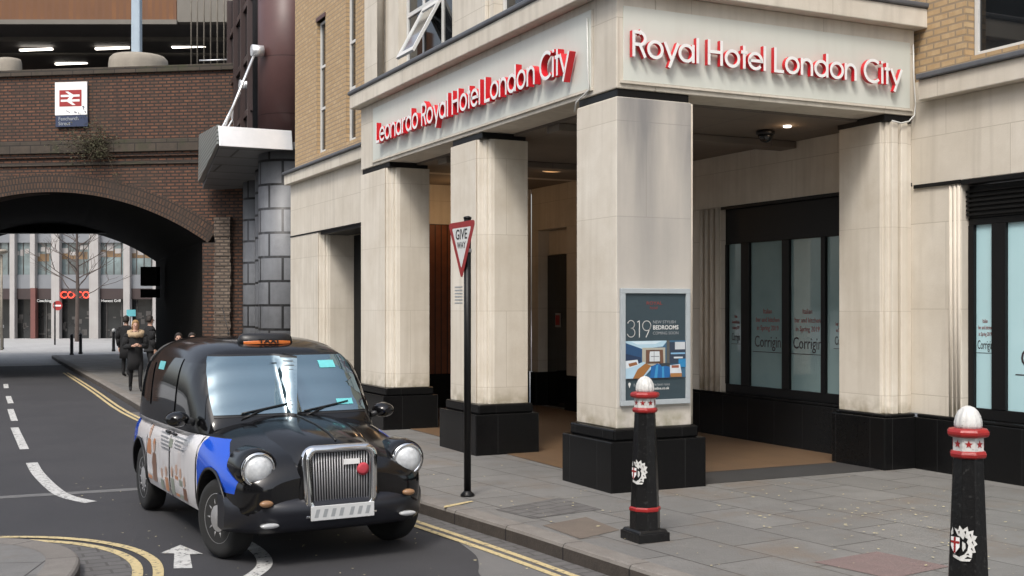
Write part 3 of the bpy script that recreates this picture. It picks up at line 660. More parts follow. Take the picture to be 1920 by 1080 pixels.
# ------------------------------------------------------------------ raised sign letters (round geometric alphabet)
def arc(cx, cy, r, a0, a1, n=None, ry=None):
    n = n or max(6, int(abs(a1-a0)/14)); ry = ry or r
    return [(cx+r*cos(radians(a0+(a1-a0)*i/n)), cy+ry*sin(radians(a0+(a1-a0)*i/n))) for i in range(n+1)]
S_ = .125
GL = {
 'o': ([arc(.36,.35,.305,0,360,28)], .76), 'a': ([arc(.36,.35,.305,0,360,28), [(.66,0),(.66,.70)]], .80),
 'd': ([arc(.36,.35,.305,0,360,28), [(.66,0),(.66,1.0)]], .80), 'e': ([[(.06,.36),(.665,.36)]+arc(.36,.35,.305,4,322,24)], .74),
 'n': ([[(.08,0),(.08,.70)], arc(.34,.40,.255,180,0,12)+[(.595,0)]], .72), 'r': ([[(.08,0),(.08,.70)], arc(.33,.40,.25,180,70,8)], .46),
 'y': ([[(.03,.70),(.33,.03)], [(.63,.70),(.22,-.28)]], .64), 'l': ([[(.08,0),(.08,1.0)]], .22), 'i': ([[(.08,0),(.08,.70)], [(.08,.86),(.08,.97)]], .20),
 't': ([[(.16,0),(.16,.92)], [(.01,.655),(.31,.655)]], .34), 'L': ([[(.08,1.0),(.08,.05),(.50,.05)]], .56), 'H': ([[(.08,0),(.08,1.0)], [(.66,0),(.66,1.0)], [(.08,.53),(.66,.53)]], .82),
 'R': ([[(.08,0),(.08,1.0)], [(.08,.95),(.34,.95)]+arc(.34,.715,.235,90,-90,10)+[(.08,.48)], [(.34,.48),(.58,0)]], .66),
 'C': ([arc(.52,.50,.455,48,312,26)], .93), ' ': ([], .30),
}
def sign_letters(text, o, ux, cap, length, depth, gap=.03):
    """letters standing gap off a wall; o = foot of the first letter on the wall, ux = reading direction"""
    o = Vector(o); ux = Vector(ux).normalized(); uz = Vector((0,0,1)); out = ux.cross(uz)
    adv = sum(GL[c][1] for c in text); sx = length/(adv*cap); b = MB(); x = 0; k = 0
    for ch in text:
        for st in GL[ch][0]:
            P = [Vector((x+p[0], p[1])) for p in st]; closed = (P[0]-P[-1]).length < 1e-4
            if closed: P = P[:-1]
            n = len(P); A = []; B = []
            for i in range(n):
                a = P[i-1] if (i > 0 or closed) else None; c = P[(i+1)%n] if (i < n-1 or closed) else None
                d1 = (P[i]-a).normalized() if a is not None else (c-P[i]).normalized(); d2 = (c-P[i]).normalized() if c is not None else d1
                t = (d1+d2).normalized(); nn = Vector((-t.y, t.x)); kx = 1/max(.5, nn.dot(Vector((-d1.y,d1.x))))
                A.append(P[i]+nn*S_/2*kx); B.append(P[i]-nn*S_/2*kx)
            f0 = gap+(k % 4)*.0012; f1 = depth+(k % 4)*.0012; k += 1
            W = lambda p, h: o+ux*(p.x*cap*sx)+uz*(p.y*cap)+out*h
            va = [b.bm.verts.new(W(p,f1)) for p in A]; vb = [b.bm.verts.new(W(p,f1)) for p in B]
            wa = [b.bm.verts.new(W(p,f0)) for p in A]; wb = [b.bm.verts.new(W(p,f0)) for p in B]
            R = range(n) if closed else range(n-1); fs = []
            for i in R:
                j = (i+1) % n
                for q, mi in (((va[i],va[j],vb[j],vb[i]),0),((wa[i],wb[i],wb[j],wa[j]),1),((va[i],wa[i],wa[j],va[j]),1),((vb[i],vb[j],wb[j],wb[i]),1)):
                    f = b.bm.faces.new(q); f.material_index = mi; fs.append(f)
            if not closed:
                for i in (0, n-1):
                    f = b.bm.faces.new((va[i],vb[i],wb[i],wa[i])); f.material_index = 1; fs.append(f)
            bmesh.ops.recalc_face_normals(b.bm, faces=fs)
        x += GL[ch][1]
    return b
b = sign_letters('Leonardo Royal Hotel London City', (XF-.016, 18.42, 4.85), (0,-1,0), .335, 6.62, .115)
o = finish('hotel_sign', b.bm, [M['white'], M['signred']]); tag(o, 'long white hotel lettering with deep red sides along the street fascia', 'sign')
b = sign_letters('Royal Hotel London City', (6.755, YF-.016, 4.865), (1,0,0), .285, 3.89, .085)
o = finish('hotel_sign', b.bm, [M['white'], M['signred']]); tag(o, 'shorter white and red hotel lettering on the side fascia above the poster pillar', 'sign')

# ------------------------------------------------------------------ poster on the corner pillar
PX0, PX1, PZ0, PZ1 = 6.655, 7.555, 1.07, 2.35
po = thing('poster_board', 'grey framed poster advertising 319 bedrooms on the corner pillar', 'poster', (7.1, YF, PZ0))
b = MB()
for x0,x1,z0,z1 in ((PX0,PX1,PZ0,PZ0+.055),(PX0,PX1,PZ1-.055,PZ1),(PX0,PX0+.055,PZ0+.055,PZ1-.055),(PX1-.055,PX1,PZ0+.055,PZ1-.055)): b.box(x0,x1,YF-.045,YF-.002,z0,z1)
finish('frame', b.bm, M['posterframe'], po, bevel=.004)
b = MB(); b.box(PX0+.05,PX1-.05,YF-.024,YF-.004,PZ0+.05,PZ1-.05); sh = finish('sheet', b.bm, M['posterbg'], po)
IX0, IX1, IZ0, IZ1 = PX0+.055, PX1-.055, PZ0+.055, PZ1-.055
def PU(u, v, d=0): return Vector((IX0+(IX1-IX0)*u, YF-.0245-d, IZ1-(IZ1-IZ0)*v))
def ptext(parent, tx, u, v, size, mat, al='LEFT', bold=0.0, sq=1.0, name='lettering'):
    b = text_bm(tx, size, .0003, al, frame_at(PU(u,v,.001), (1,0,0), (0,0,1)), squash=sq, bold=bold); return finish(name, b.bm, mat, parent, uv=False)
thin = M['lettwhite']
# thin figures drawn as strokes
b = MB()
def pstroke(P, w=.010):
    for a, c in zip(P, P[1:]):
        A = PU(*a, .0012); B2 = PU(*c, .0012); d = (B2-A).normalized(); n = Vector((-d.z,0,d.x))*w/2; e = d*w*.3
        b.plate([A-n-e,B2-n+e,B2+n+e,A+n-e], (0,-.0006,0))
asp = (IX1-IX0)/(IZ1-IZ0)
def parc(cu, cv, r, a0, a1, n=14): return [(cu+r*cos(radians(a0+(a1-a0)*i/n)), cv-r*asp*sin(radians(a0+(a1-a0)*i/n))) for i in range(n+1)]
pstroke(parc(.10,.290,.055,160,-90)); pstroke(parc(.10,.366,.062,90,-160))
pstroke([(.205,.268),(.235,.255),(.235,.41)])
pstroke(parc(.355,.303,.068,0,360,20)); pstroke([(.42,.312),(.345,.41)])
finish('figure', b.bm, thin, sh, uv=False)
ptext(sh, 'NEW STYLISH', .455, .270, .047, M['lettgrey'], sq=1.05)
ptext(sh, 'BEDROOMS', .455, .322, .064, M['lettwhite'], bold=.0012, sq=1.0)
ptext(sh, 'COMING SOON', .455, .375, .047, M['lettgrey'], sq=1.0)
ptext(sh, 'ROYAL', .48, .092, .05, M['lettred'], 'CENTER', bold=.001, sq=1.3); ptext(sh, 'hotel', .47, .135, .05, M['lettred'], 'CENTER'); 
ptext(sh, 'Book now for the best rates', .14, .858, .042, M['lettgrey'], sq=.98); ptext(sh, 'book online.co.uk', .34, .895, .042, M['lettwhite'], bold=.0006)
b = MB(); b.plate([PU(*p,.001) for p in parc(.075,.845,.020,200,-20,8)+[(.075,.885)]], (0,-.0006,0)); finish('pin_mark', b.bm, M['lettwhite'], sh, uv=False)
def pimg(pts, col, d, nm):
    key = 'print %.2f %.2f %.2f' % col
    if key not in M: M[key] = flat(key, col, .35)
    im_mats.setdefault(key, len(im_mats)); im.plate([PU(*p,.0008+d*.0004) for p in pts], (0,-.0003,0), im_mats[key])
im = MB(); im_mats = {}
Q = lambda a,b_,c,d_: [(a,b_),(c,b_),(c,d_),(a,d_)]
for i, (pts, col) in enumerate([
 (Q(0,.445,1,.80),(.05,.13,.22)), ([(0,.445),(.70,.445),(.62,.50),(.28,.52),(0,.46)],(.42,.60,.70)), ([(.10,.45),(.6,.45),(.5,.475),(.2,.478)],(.62,.75,.82)),
 ([(0,.46),(.28,.52),(.28,.66),(0,.64)],(.025,.075,.17)), ([(0,.56),(.26,.60),(.26,.66),(0,.64)],(.02,.04,.09)), (Q(.28,.51,.66,.68),(.42,.40,.33)), (Q(.34,.53,.60,.66),(.10,.06,.045)),
 (Q(.40,.545,.57,.64),(.62,.66,.68)), ([(.345,.53),(.41,.53),(.38,.66),(.345,.66)],(.16,.08,.05)), ([(.56,.53),(.62,.53),(.63,.66),(.58,.66)],(.16,.08,.05)), (Q(.47,.545,.478,.64),(.2,.22,.24)), (Q(.42,.59,.56,.596),(.2,.22,.24)),
 (Q(.68,.445,.73,.72),(.10,.10,.09)), (Q(.73,.46,1,.66),(.035,.05,.08)), (Q(.82,.46,.99,.53),(.55,.58,.60)), (Q(.75,.56,.99,.575),(.22,.42,.62)), (Q(.80,.60,.95,.615),(.60,.66,.70)), (Q(.88,.62,1,.70),(.03,.22,.45)),
 ([(0,.70),(.30,.64),(.44,.70),(.28,.80),(0,.80)],(.42,.60,.72)), ([(0,.63),(.20,.62),(.22,.67),(.03,.70),(0,.70)],(.66,.72,.76)), ([(.05,.655),(.18,.64),(.20,.665),(.07,.685)],(.28,.12,.05)),
 ([(.20,.71),(.33,.655),(.42,.68),(.26,.80),(.12,.80)],(.34,.15,.045)), ([(.42,.69),(.52,.66),(.76,.70),(.72,.80),(.40,.80)],(.02,.13,.36)), ([(.50,.68),(.54,.67),(.52,.80),(.47,.80)],(.05,.28,.55)), ([(.60,.68),(.63,.68),(.64,.80),(.60,.80)],(.05,.28,.55)),
 ([(.55,.66),(.70,.655),(.76,.67),(.60,.69)],(.04,.05,.06)), ([(.73,.68),(.90,.67),(.93,.76),(.74,.78)],(.62,.66,.70)), (Q(.76,.68,.88,.705),(.30,.10,.06)), (Q(.74,.755,.93,.79),(.36,.17,.06)), (Q(.0,.795,1,.80),(.05,.04,.04))]):
    pimg(pts, col, i, 'x')
finish('bedroom_picture', im.bm, [M[k] for k in im_mats], sh, uv=False)

# ------------------------------------------------------------------ bollards
def oct_ring(r, z, rot=radians(22.5)): return [Vector((r*cos(rot+i*pi/4), r*sin(rot+i*pi/4), z)) for i in range(8)]
def ring_loft(prof, mi=0, b=None, n=8):
    b = b or MB(); b.loft([oct_ring(r/cos(pi/8), z) for r, z in prof], mi, smooth=False); return b
def make_bollard(label):
    t = thing('bollard', label, 'bollard', (0,0,0), group='city bollards along the pavement', site=False)
    b = MB(); b.box(-.155,.155,-.155,.155,-.02,.075); b.loft([[Vector(p) for p in ((-.145,-.145,.0751),(.145,-.145,.0751),(.145,.145,.0751),(-.145,.145,.0751))],[Vector(p) for p in ((-.13,-.13,.098),(.13,-.13,.098),(.13,.13,.098),(-.13,.13,.098))]], smooth=False)
    finish('base', b.bm, M['bollard'], t, bevel=.006)
    finish('shaft', ring_loft([(.124,.085),(.121,.245),(.115,.285),(.115,.30),(.085,1.075),(.085,1.09)]).bm, M['bollard'], t, bevel=.004, base=False)
    b = ring_loft([(.122,.247),(.127,.252),(.127,.272),(.117,.283)]); finish('red_ring', b.bm, M['red'], t, base=False)
    b = ring_loft([(.086,1.070),(.100,1.078),(.103,1.095),(.098,1.108),(.086,1.114)]); finish('lower_collar', b.bm, M['red'], t, base=False, bevel=.003)
    b = ring_loft([(.086,1.113),(.086,1.195)]); bd = finish('band', b.bm, M['bolwhite'], t, base=False)
    st = MB()
    for i in range(8):
        a = i*pi/4; nrm = Vector((cos(a),sin(a),0)); ta = Vector((-sin(a),cos(a),0)); c = nrm*.0862+Vector((0,0,1.155))
        st.plate([c+ta*(.024 if k%2==0 else .010)*sin(k*pi/5)+Vector((0,0,(.024 if k%2==0 else .010)*cos(k*pi/5))) for k in range(10)], nrm*.003)
    finish('star', st.bm, M['red'], bd, base=False)
    b = ring_loft([(.088,1.192),(.112,1.200),(.118,1.212),(.118,1.226),(.108,1.240),(.080,1.246)]); finish('upper_collar', b.bm, M['red'], t, base=False, bevel=.003)
    b = MB(); prof = [(.074,1.242),(.078,1.262),(.077,1.285),(.070,1.315),(.055,1.345),(.034,1.366),(.012,1.375)]
    rings = []
    for r, z in prof: rings.append([Vector((r*(1+.045*(1 if i%4 else -1.6))*cos(2*pi*i/48), r*(1+.045*(1 if i%4 else -1.6))*sin(2*pi*i/48), z)) for i in range(48)])
    b.loft(rings); finish('acorn_cap', b.bm, M['bolwhite'], t, base=False)
    # painted coat of arms on the street side
    c = MB(); TH = radians(-155)
    def crest(pts, mi, d=0.0):
        cx_ = sum(p[0] for p in pts)/len(pts); cy_ = sum(p[1] for p in pts)/len(pts)
        def mp(p):
            zc = .575+(p[1]-.575)*1.25; r = (.115-(zc-.30)*.03872)*1.088+.003+d; a = TH+p[0]*1.25/r; return Vector((r*cos(a), r*sin(a), zc))
        f0 = c.bm.faces.new([c.bm.verts.new(Vector((p[0], p[1], 0))) for p in pts]); f0.material_index = mi
        r0 = bmesh.ops.triangulate(c.bm, faces=[f0]); es = list({e for f in r0['faces'] for e in f.edges})
        bmesh.ops.subdivide_edges(c.bm, edges=es, cuts=2, use_grid_fill=True)
        for v in c.bm.verts:
            if not v.tag: v.co = mp((v.co.x, v.co.y)); v.tag = True
    Zc = lambda L: [(p[0], .575+p[1]) for p in L]
    crest(Zc([(-.022,.040),(-.040,.072),(-.018,.064),(-.012,.086),(.004,.068),(.024,.084),(.030,.062),(.052,.068),(.050,.046),(.070,.040),(.058,.020),(.072,.004),(.056,-.008),(.064,-.034),(.048,-.036),(.046,-.060),(.026,-.054),(.006,-.072),(-.010,-.058),(.012,-.046),(.026,-.026),(.030,-.002),(.022,.012),(.028,.026),(.012,.036),(.006,.022),(-.006,.034)]), 0)
    crest(Zc([(.002,.014),(.016,.006),(.018,-.016),(.006,-.034),(.002,-.020)]), 0, .0004)
    crest(Zc([(-.046,-.050),(.010,-.066),(.044,-.064),(.036,-.076),(-.004,-.078),(-.046,-.064)]), 0, .0002)
    crest(Zc([(-.064,.050),(-.050,.074),(-.046,.044),(-.060,.034)]), 0, .0003)
    for q in ([(.034,.048),(.044,.030),(.040,.052)],[(.044,.012),(.056,-.002),(.048,.020)],[(.010,.060),(.018,.046),(.020,.064)],[(.040,-.018),(.052,-.028),(.046,-.012)],[(-.020,.058),(-.012,.046),(-.010,.062)],[(.020,-.046),(.036,-.048),(.030,-.038)]): crest(Zc(q), 3, .0008)
    crest(Zc([(-.066,.034),(-.006,.034),(-.006,-.016),(-.036,-.054),(-.066,-.016)]), 3, .0010)
    crest(Zc([(-.062,.030),(-.010,.030),(-.010,-.015),(-.036,-.048),(-.062,-.015)]), 1, .0016)
    crest(Zc([(-.042,.030),(-.030,.030),(-.030,-.043),(-.042,-.043)]), 2, .0026); crest(Zc([(-.061,.012),(-.011,.012),(-.011,.001),(-.061,.001)]), 2, .0034)
    finish('crest', c.bm, [M['bolwhite'], M['white'], M['red'], M['bollard']], t, base=False, uv=False)
    return t
M['bollard'] = surf('chipped black gloss paint', (.006,.006,.0065), (.011,.011,.011), rough=.3, scale=6, speck=.3, speckcol=(.07,.07,.068), bscale=28, bump=.35, spec=.35, wear=(22,.33,(.045,.042,.038)))
M['bolwhite'] = surf('chipped white paint', (.70,.70,.68), (.46,.46,.44), rough=.5, scale=22, wear=(30,.36,(.20,.195,.185)), streak=.25, streakcol=(.32,.32,.31), bump=.2)
b1 = make_bollard('black bollard with white acorn cap in front of the corner pillar poster')
b2 = copy_tree(b1); b2['label'] = 'nearest black bollard with red starred collar, before the cyan shop window'
b1.location = (5.48, 8.60, PZ); b2.location = (5.60, 5.17, PZ); b1.scale = b2.scale = (1.0, 1.0, 1.025)
b = MB(); b.plate([Vector((.0,-.088,.86)),Vector((.02,-.088,.88)),Vector((.028,-.087,.91)),Vector((.005,-.087,.90))], (0,-.003,0)); o = finish('paint_chip', b.bm, M['lettgrey'], b1, base=False)

# ------------------------------------------------------------------ give way sign
GX, GY = 5.04, 11.39
g = thing('give_way_sign', 'red bordered give way triangle on a slim black post', 'road sign', (GX, GY, PZ))
b = MB(); b.tube((GX,GY,PZ-.02),(GX,GY,3.08),.038,n=20); b.lathe([(.04,3.08),(.043,3.083),(.043,3.10),(.02,3.11)],(GX,GY,0),20); b.lathe([(.075,PZ-.01),(.075,PZ+.02),(.045,PZ+.05),(.039,PZ+.06)],(GX,GY,0),20); finish('post', b.bm, M['blackmetal'], g)
cz = 2.845
def tri(s, rr, n=6):
    P = []
    for cx_, cz_, a0 in ((-s*.5, s*.2887, 90), (-0.0, -s*.577, 210), (s*.5, s*.2887, 330)):
        # rounded corner: pull in along both edges
        d = Vector((cx_,cz_)).normalized(); k = Vector((cx_,cz_))-d*rr*2
        for i in range(n+1):
            a = atan2(d.y,d.x)-radians(60)+radians(120)*i/n; P.append((k.x+rr*cos(a), k.y+rr*sin(a)))
    # order anticlockwise
    P.sort(key=lambda p: atan2(p[1],p[0])); return P
def tp(p, x): return Vector((x, GY+.04-p[0], cz+p[1]))
b = MB(); b.plate([tp(p, GX-.048) for p in tri(.72,.035)], (-.004,0,0)); pl = finish('sign_plate', b.bm, M['red'], g, uv=False)
b = MB(); b.plate([tp(p, GX-.0525) for p in tri(.50,.012)], (-.0012,0,0)); finish('sign_face', b.bm, M['signwhite'] if 'signwhite' in M else M['lettwhite'], pl, uv=False)
b = text_bm('GIVE', .150, .0004, xform=frame_at((GX-.0545,GY+.04,cz+.068),(0,-1,0),(0,0,1)), bold=.003, squash=.98); text_bm('WAY', .095, .0004, xform=frame_at((GX-.0545,GY+.04,cz-.045),(0,-1,0),(0,0,1)), mb=b, bold=.0022); finish('lettering', b.bm, M['black'], pl, uv=False)
b = MB()
for z in (cz-.10, cz+.14): b.box(GX-.047,GX-.03,GY-.05,GY+.09,z-.02,z+.02); b.lathe([(.042,z-.02),(.045,z-.019),(.045,z+.019),(.042,z+.02)],(GX,GY,0),16)
finish('bracket', b.bm, M['alloy'], g)

# ------------------------------------------------------------------ railway viaduct (frontal frame: u right, w away, from the right end of the arch ring)
VO = at(405, 31.0); VU = (VO-at(0, 31.95)).normalized(); VW = Vector((-VU.y, VU.x, 0))
TD = (Vector((7.4,45.3,0))-Vector((6.27,31.4,0))).normalized()
PXM = 31.4/2200
def vp(u, w, z): return VO+VU*u+VW*w+Vector((0,0,z))
def vz(py): return CAMZ-(py-HORIZ)*PXM
vi = thing('railway_viaduct', 'sooty red brick railway viaduct with a wide arch over the road', 'bridge', vp(-4,1,0))
def ux(px): return (px-405)*PXM
CU = ux(70); RAD = 568*PXM; ZCR = vz(358); ZCEN = ZCR-RAD; HALF = 312*PXM; ZSP = ZCEN+sqrt(RAD**2-HALF**2)
ang = math.asin(HALF/RAD)
def archpt(r, a): return (CU+r*sin(a), ZCEN+r*cos(a))
NA = 28
RO = RAD+.50
# spandrel wall with the opening
b = MB(); ZT = vz(131); UL, UR = -16.0, 2.2
A = [archpt(RO-.002, -ang*1.02+2*ang*1.02*i/NA) for i in range(NA+1)]
top = [(UL+(UR-UL)*i/NA if 0 else a[0], ZT) for i, a in enumerate(A)]
for i in range(NA):
    q = [A[i], A[i+1], (A[i+1][0], ZT), (A[i][0], ZT)]
    b.plate([vp(p[0],0,p[1]) for p in q], VW*.6)
for (u0,u1) in ((UL, A[0][0]), (A[-1][0], UR)): b.plate([vp(u0,0,-.05),vp(u1,0,-.05),vp(u1,0,ZT),vp(u0,0,ZT)], VW*.6)
finish('spandrel_wall', b.bm, M['rbrick'], vi)
# ring of arch bricks, radial pattern
b = MB(); uvl = b.bm.loops.layers.uv.verify()
for i in range(NA*2):
    a0 = -ang*1.03+2*ang*1.03*i/(NA*2); a1 = -ang*1.03+2*ang*1.03*(i+1)/(NA*2)
    P = [archpt(RAD,a0),archpt(RAD,a1),archpt(RO,a1),archpt(RO,a0)]
    fs0 = set(b.bm.faces); b.plate([vp(p[0],-.04,p[1]) for p in P], VW*.62)
    for f in set(b.bm.faces)-fs0:
        for lp in f.loops:
            d = lp.vert.co-VO; uu, zv = d.dot(VU), d.z; aa = atan2(uu-CU, zv-ZCEN); rr = sqrt((uu-CU)**2+(zv-ZCEN)**2)
            lp[uvl].uv = (aa*RAD+ (d.dot(VW) if abs(f.normal.dot(VW)) < .5 else 0)*0, rr+d.dot(VW))
finish('arch_ring', b.bm, M['ringbrick'], vi, uv=False)
# tunnel lining running along the street
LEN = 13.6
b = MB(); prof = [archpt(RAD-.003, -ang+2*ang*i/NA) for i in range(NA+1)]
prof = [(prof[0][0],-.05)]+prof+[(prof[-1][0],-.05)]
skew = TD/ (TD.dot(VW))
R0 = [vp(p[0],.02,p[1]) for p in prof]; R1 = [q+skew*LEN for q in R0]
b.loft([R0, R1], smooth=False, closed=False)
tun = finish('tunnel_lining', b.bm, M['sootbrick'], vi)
# deck over the tunnel so that no daylight leaks in, and the far portal with its flat girder
b = MB(); b.obox(vp(UL,.62,ZT-.6), VU*(UR-UL+4), skew*LEN, (0,0,.3)); finish('deck', b.bm, M['darkgrey'], vi)
def far(px, py): 
    p = at(px, 44.0); return Vector((p.x, p.y, zz(py, 44.0)))
fr = MB(); O4 = at(0,44.0); E1 = (at(400,44.0)-O4).normalized(); thick = Vector((FX,FY,0))*.5
def fpoly(pts): fr.plate([far(*p) for p in pts], thick)
fpoly([(-420,437),(0,437),(226,437),(226,230),(-420,230)]); fpoly([(226,437),(286,470),(286,230),(226,230)]); fpoly([(286,470),(300,478),(303,700),(520,700),(520,230),(286,230)]); fpoly([(-420,437),(-420,700),(-330,700),(-300,437)])
finish('far_portal', fr.bm, M['dark'], vi)
# parapet coping, string courses
for nm, y0, y1, pr, mt in (('parapet_coping',126,138,.09,'coping'),('string_course',263,286,.14,'coping'),('string_course',286,294,.07,'rbrick'),('string_course',304,309,.06,'coping')):
    b = MB(); b.obox(vp(UL,-pr,vz(y1)), VU*(UR-UL), VW*(pr-.003) if nm != 'parapet_coping' else VW*.8, (0,0,vz(y0)-vz(y1))); finish(nm, b.bm, M[mt], vi, bevel=.015)
# ragged brick pier on the right of the arch
b = MB(); rnd = random.Random(5); z = -.05
while z < vz(411):
    h = .085; u0 = ux(406)+rnd.uniform(-.018,.018)+.012*sin(z*2.1); u1 = ux(437)+rnd.uniform(-.015,.015)-.01*sin(z*1.7)
    b.obox(vp(u0,-.15-rnd.uniform(0,.035),z), VU*(u1-u0), VW*.3, (0,0,min(h,vz(408)-z))); z += h+.001
finish('broken_pier', b.bm, M['rubble'], vi)
b = MB(); b.obox(vp(ux(380),-.05,-.05), VU*(ux(405)-ux(380)), VW*.7, (0,0,ZSP-.02)); finish('arch_pier', b.bm, M['rbrick'], vi)
# station sign on the parapet
def vplate(px0,py0,px1,py1,d,th=.006): return [vp(ux(px0),-d,vz(py1)),vp(ux(px1),-d,vz(py1)),vp(ux(px1),-d,vz(py0)),vp(ux(px0),-d,vz(py0))]
sg = thing('station_sign', 'white and navy railway station sign with a red double arrow', 'sign', vp(ux(120),-.1,vz(235)))
b = MB(); b.plate(vplate(88,152,152.5,214,.05), -VW*.05); finish('upper_panel', b.bm, M['white'], sg)
b = MB(); b.plate(vplate(89,214.6,154,236,.05), -VW*.045); lo = finish('lower_panel', b.bm, M['navy'], sg)
b = MB(); b.plate(vplate(97,167,142,198,.1005), -VW*.004); rd = finish('red_badge', b.bm, M['red'], sg)
b = MB()
def bp(*pts): b.plate([vp(ux(p[0]),-.1048,vz(p[1])) for p in pts], -VW*.002)
bp((100,176),(138,176),(138,180),(100,180)); bp((100,185),(138,185),(138,189),(100,189))
bp((109,170),(115,170),(125.5,176),(117.5,176)); bp((125.5,180.1),(117.5,180.1),(113.2,184.9),(121.5,184.9)); bp((113.2,189.1),(121.5,189.1),(130,195.5),(123.5,195.5))
finish('double_arrow', b.bm, M['white'], rd, uv=False)
vxf = lambda px, py, d: frame_at(vp(ux(px),-d,vz(py)), VU, (0,0,1))
b = text_bm('Fenchurch', .14, .001, 'LEFT', vxf(94.5,221,.0962)); text_bm('Street', .14, .001, 'LEFT', vxf(94.5,230,.0962), mb=b); finish('lettering', b.bm, M['lettgrey'], lo, uv=False)
b = MB(); rnd = random.Random(11)
for k in range(9):
    p = (107+rnd.uniform(0,44), 203+rnd.uniform(0,9)); 
    if k > 5: p = (138+rnd.uniform(0,10), 198+rnd.uniform(0,7))
    bp((p[0],p[1]),(p[0]+1.2,p[1]-.6),(p[0]+3.2,p[1]+2.2),(p[0]+2.0,p[1]+3.0))
finish('graffiti', b.bm, M['navy'], sg, uv=False)
# scrub rooted in the string course
bs = thing('wall_shrub', 'straggly brown green shrub growing from the viaduct ledge', 'plant', vp(ux(180),-.1,vz(300)))
st = MB(); lf = MB(); rnd = random.Random(4)
for k in range(52):
    base = vp(ux(rnd.gauss(183,18)), -.10, vz(rnd.uniform(262,300))); px = rnd.gauss(178,26); py = rnd.gauss(274,28)
    if k % 3 == 0: px, py = rnd.uniform(108,175), rnd.uniform(240,272)
    tip = vp(ux(px), -.15-rnd.uniform(0,.5), vz(py)); mid = (base+tip)/2+Vector((0,0,rnd.uniform(.0,.25)))
    st.tube(base,mid,.010,.008,5,cap=False); st.tube(mid,tip,.008,.003,5,cap=False)
    for j in range(26):
        q = base.lerp(tip, rnd.uniform(.25,1.1))+Vector((rnd.gauss(0,.10),rnd.gauss(0,.09),rnd.gauss(0,.10))); L = rnd.uniform(.03,.075); d = Vector((rnd.gauss(0,1),rnd.gauss(0,1),rnd.gauss(-.4,.8))).normalized(); n = d.orthogonal().normalized()*L*.28
        if q.dot(VW) > (VO.dot(VW)-.03): continue
        lf.face([q, q+d*L*.5+n, q+d*L, q+d*L*.5-n])
finish('stem', st.bm, M['twig'], bs); finish('foliage', lf.bm, M['leaf'], bs)

# ------------------------------------------------------------------ station above the viaduct
def sv(px, py, t): p = at(px, t); return Vector((p.x, p.y, zz(py, t)))
stn = thing('station_building', 'raised railway station with orange ribbed cladding above the viaduct', 'building', at(180, 40, ZT-.3))
def fr_box(px0, px1, t0, dep, z0, z1):
    a = at(px0,t0); bb = at(px1,t0); m = MB(); m.obox(Vector((a.x,a.y,z0)), bb-a, Vector((FX,FY,0))*dep, (0,0,z1-z0)); return m
ZS = zz(38,36.0)
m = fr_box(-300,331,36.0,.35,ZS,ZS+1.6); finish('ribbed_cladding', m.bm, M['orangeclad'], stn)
m = fr_box(332,520,36.0,.35,ZS-.05,ZS+1.6); finish('end_panel', m.bm, M['beige'], stn)
m = fr_box(-300,331,35.9,.09,ZS-.14,ZS+.0); finish('edge_trim', m.bm, M['beige'], stn)
m = fr_box(-300,560,36.36,22,ZS+.0,ZS+.3); finish('platform_soffit', m.bm, M['darkgrey'], stn)
m = fr_box(-300,520,38.2,.25,ZS-.10,ZS-.002); m2 = fr_box(-300,520,40.6,.3,ZS-.06,ZS-.002); m.bm.from_mesh((lambda me: (m2.bm.to_mesh(me), me)[1])(D.meshes.new('x'))); finish('beam', m.bm, M['beige'], stn)
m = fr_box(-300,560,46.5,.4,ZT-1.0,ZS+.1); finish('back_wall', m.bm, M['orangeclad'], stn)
for px0, px1, py, t in ((36,97,93.5,39.6),(178,241,91,39.6),(322,384,88,39.6),(103,162,119.5,42.2)):
    a, c = sv(px0,py+1.5,t), sv(px1,py-1,t); m = MB(); m.obox(a, c-a, Vector((FX,FY,0))*.12, (0,0,.055)); o = finish('strip_light', m.bm, M['lamp'])
    tag(o, {36:'lit strip lamp nearest the left edge under the station floor',178:'lit strip lamp just left of the pale blue post',322:'lit strip lamp behind the white railing rods',103:'lowest lit strip lamp, close above the station sign'}[px0], 'lamp', 'strip lights under the station')
    h = MB(); h.obox(a+Vector((0,0,.056)), c-a, Vector((FX,FY,0))*.14, (0,0,.10)); finish('housing', h.bm, M['darkgrey'], o)
m = MB(); a = at(245.5,33.0); m.obox(Vector((a.x,a.y,ZT-.3)), at(262,33.0)-a, Vector((FX,FY,0))*.25, (0,0,4.2)); o = finish('steel_post', m.bm, M['bluegrey'], bevel=.03); tag(o, 'pale blue grey steel post rising from the viaduct parapet', 'post')
for pc, wd, py, lab in ((260,54,107,'wide cream concrete drum behind the pale blue post'),(18,22,111,'small cream concrete drum at the left edge over the parapet')):
    t = 33.6; c = at(pc,t); r = wd/2200*t; z1 = zz(py,t); m = MB()
    m.lathe([(r,ZT-.8),(r,z1-.22),(r*.97,z1-.08),(r*.88,z1)], c, 40); o = finish('concrete_drum', m.bm, M['concrete']); tag(o, lab, 'drum')
rl = thing('rod_railing', 'tall pale vertical rods with a low rail on the parapet end', 'railing', at(393,32.0,ZT))
for px in (358.5,370,382.5,395,407.5,420):
    m = MB(); a = at(px,32.0); m.tube((a.x,a.y,ZT-.05),(a.x,a.y,ZT+5.5),.019,n=8); finish('rod', m.bm, M['beige2'] if 'beige2' in M else M['concrete'], rl)
m = MB(); m.tube(sv(374,113.5,32.0),sv(427,112,32.0),.022,n=8); finish('rail', m.bm, M['steel'], rl)

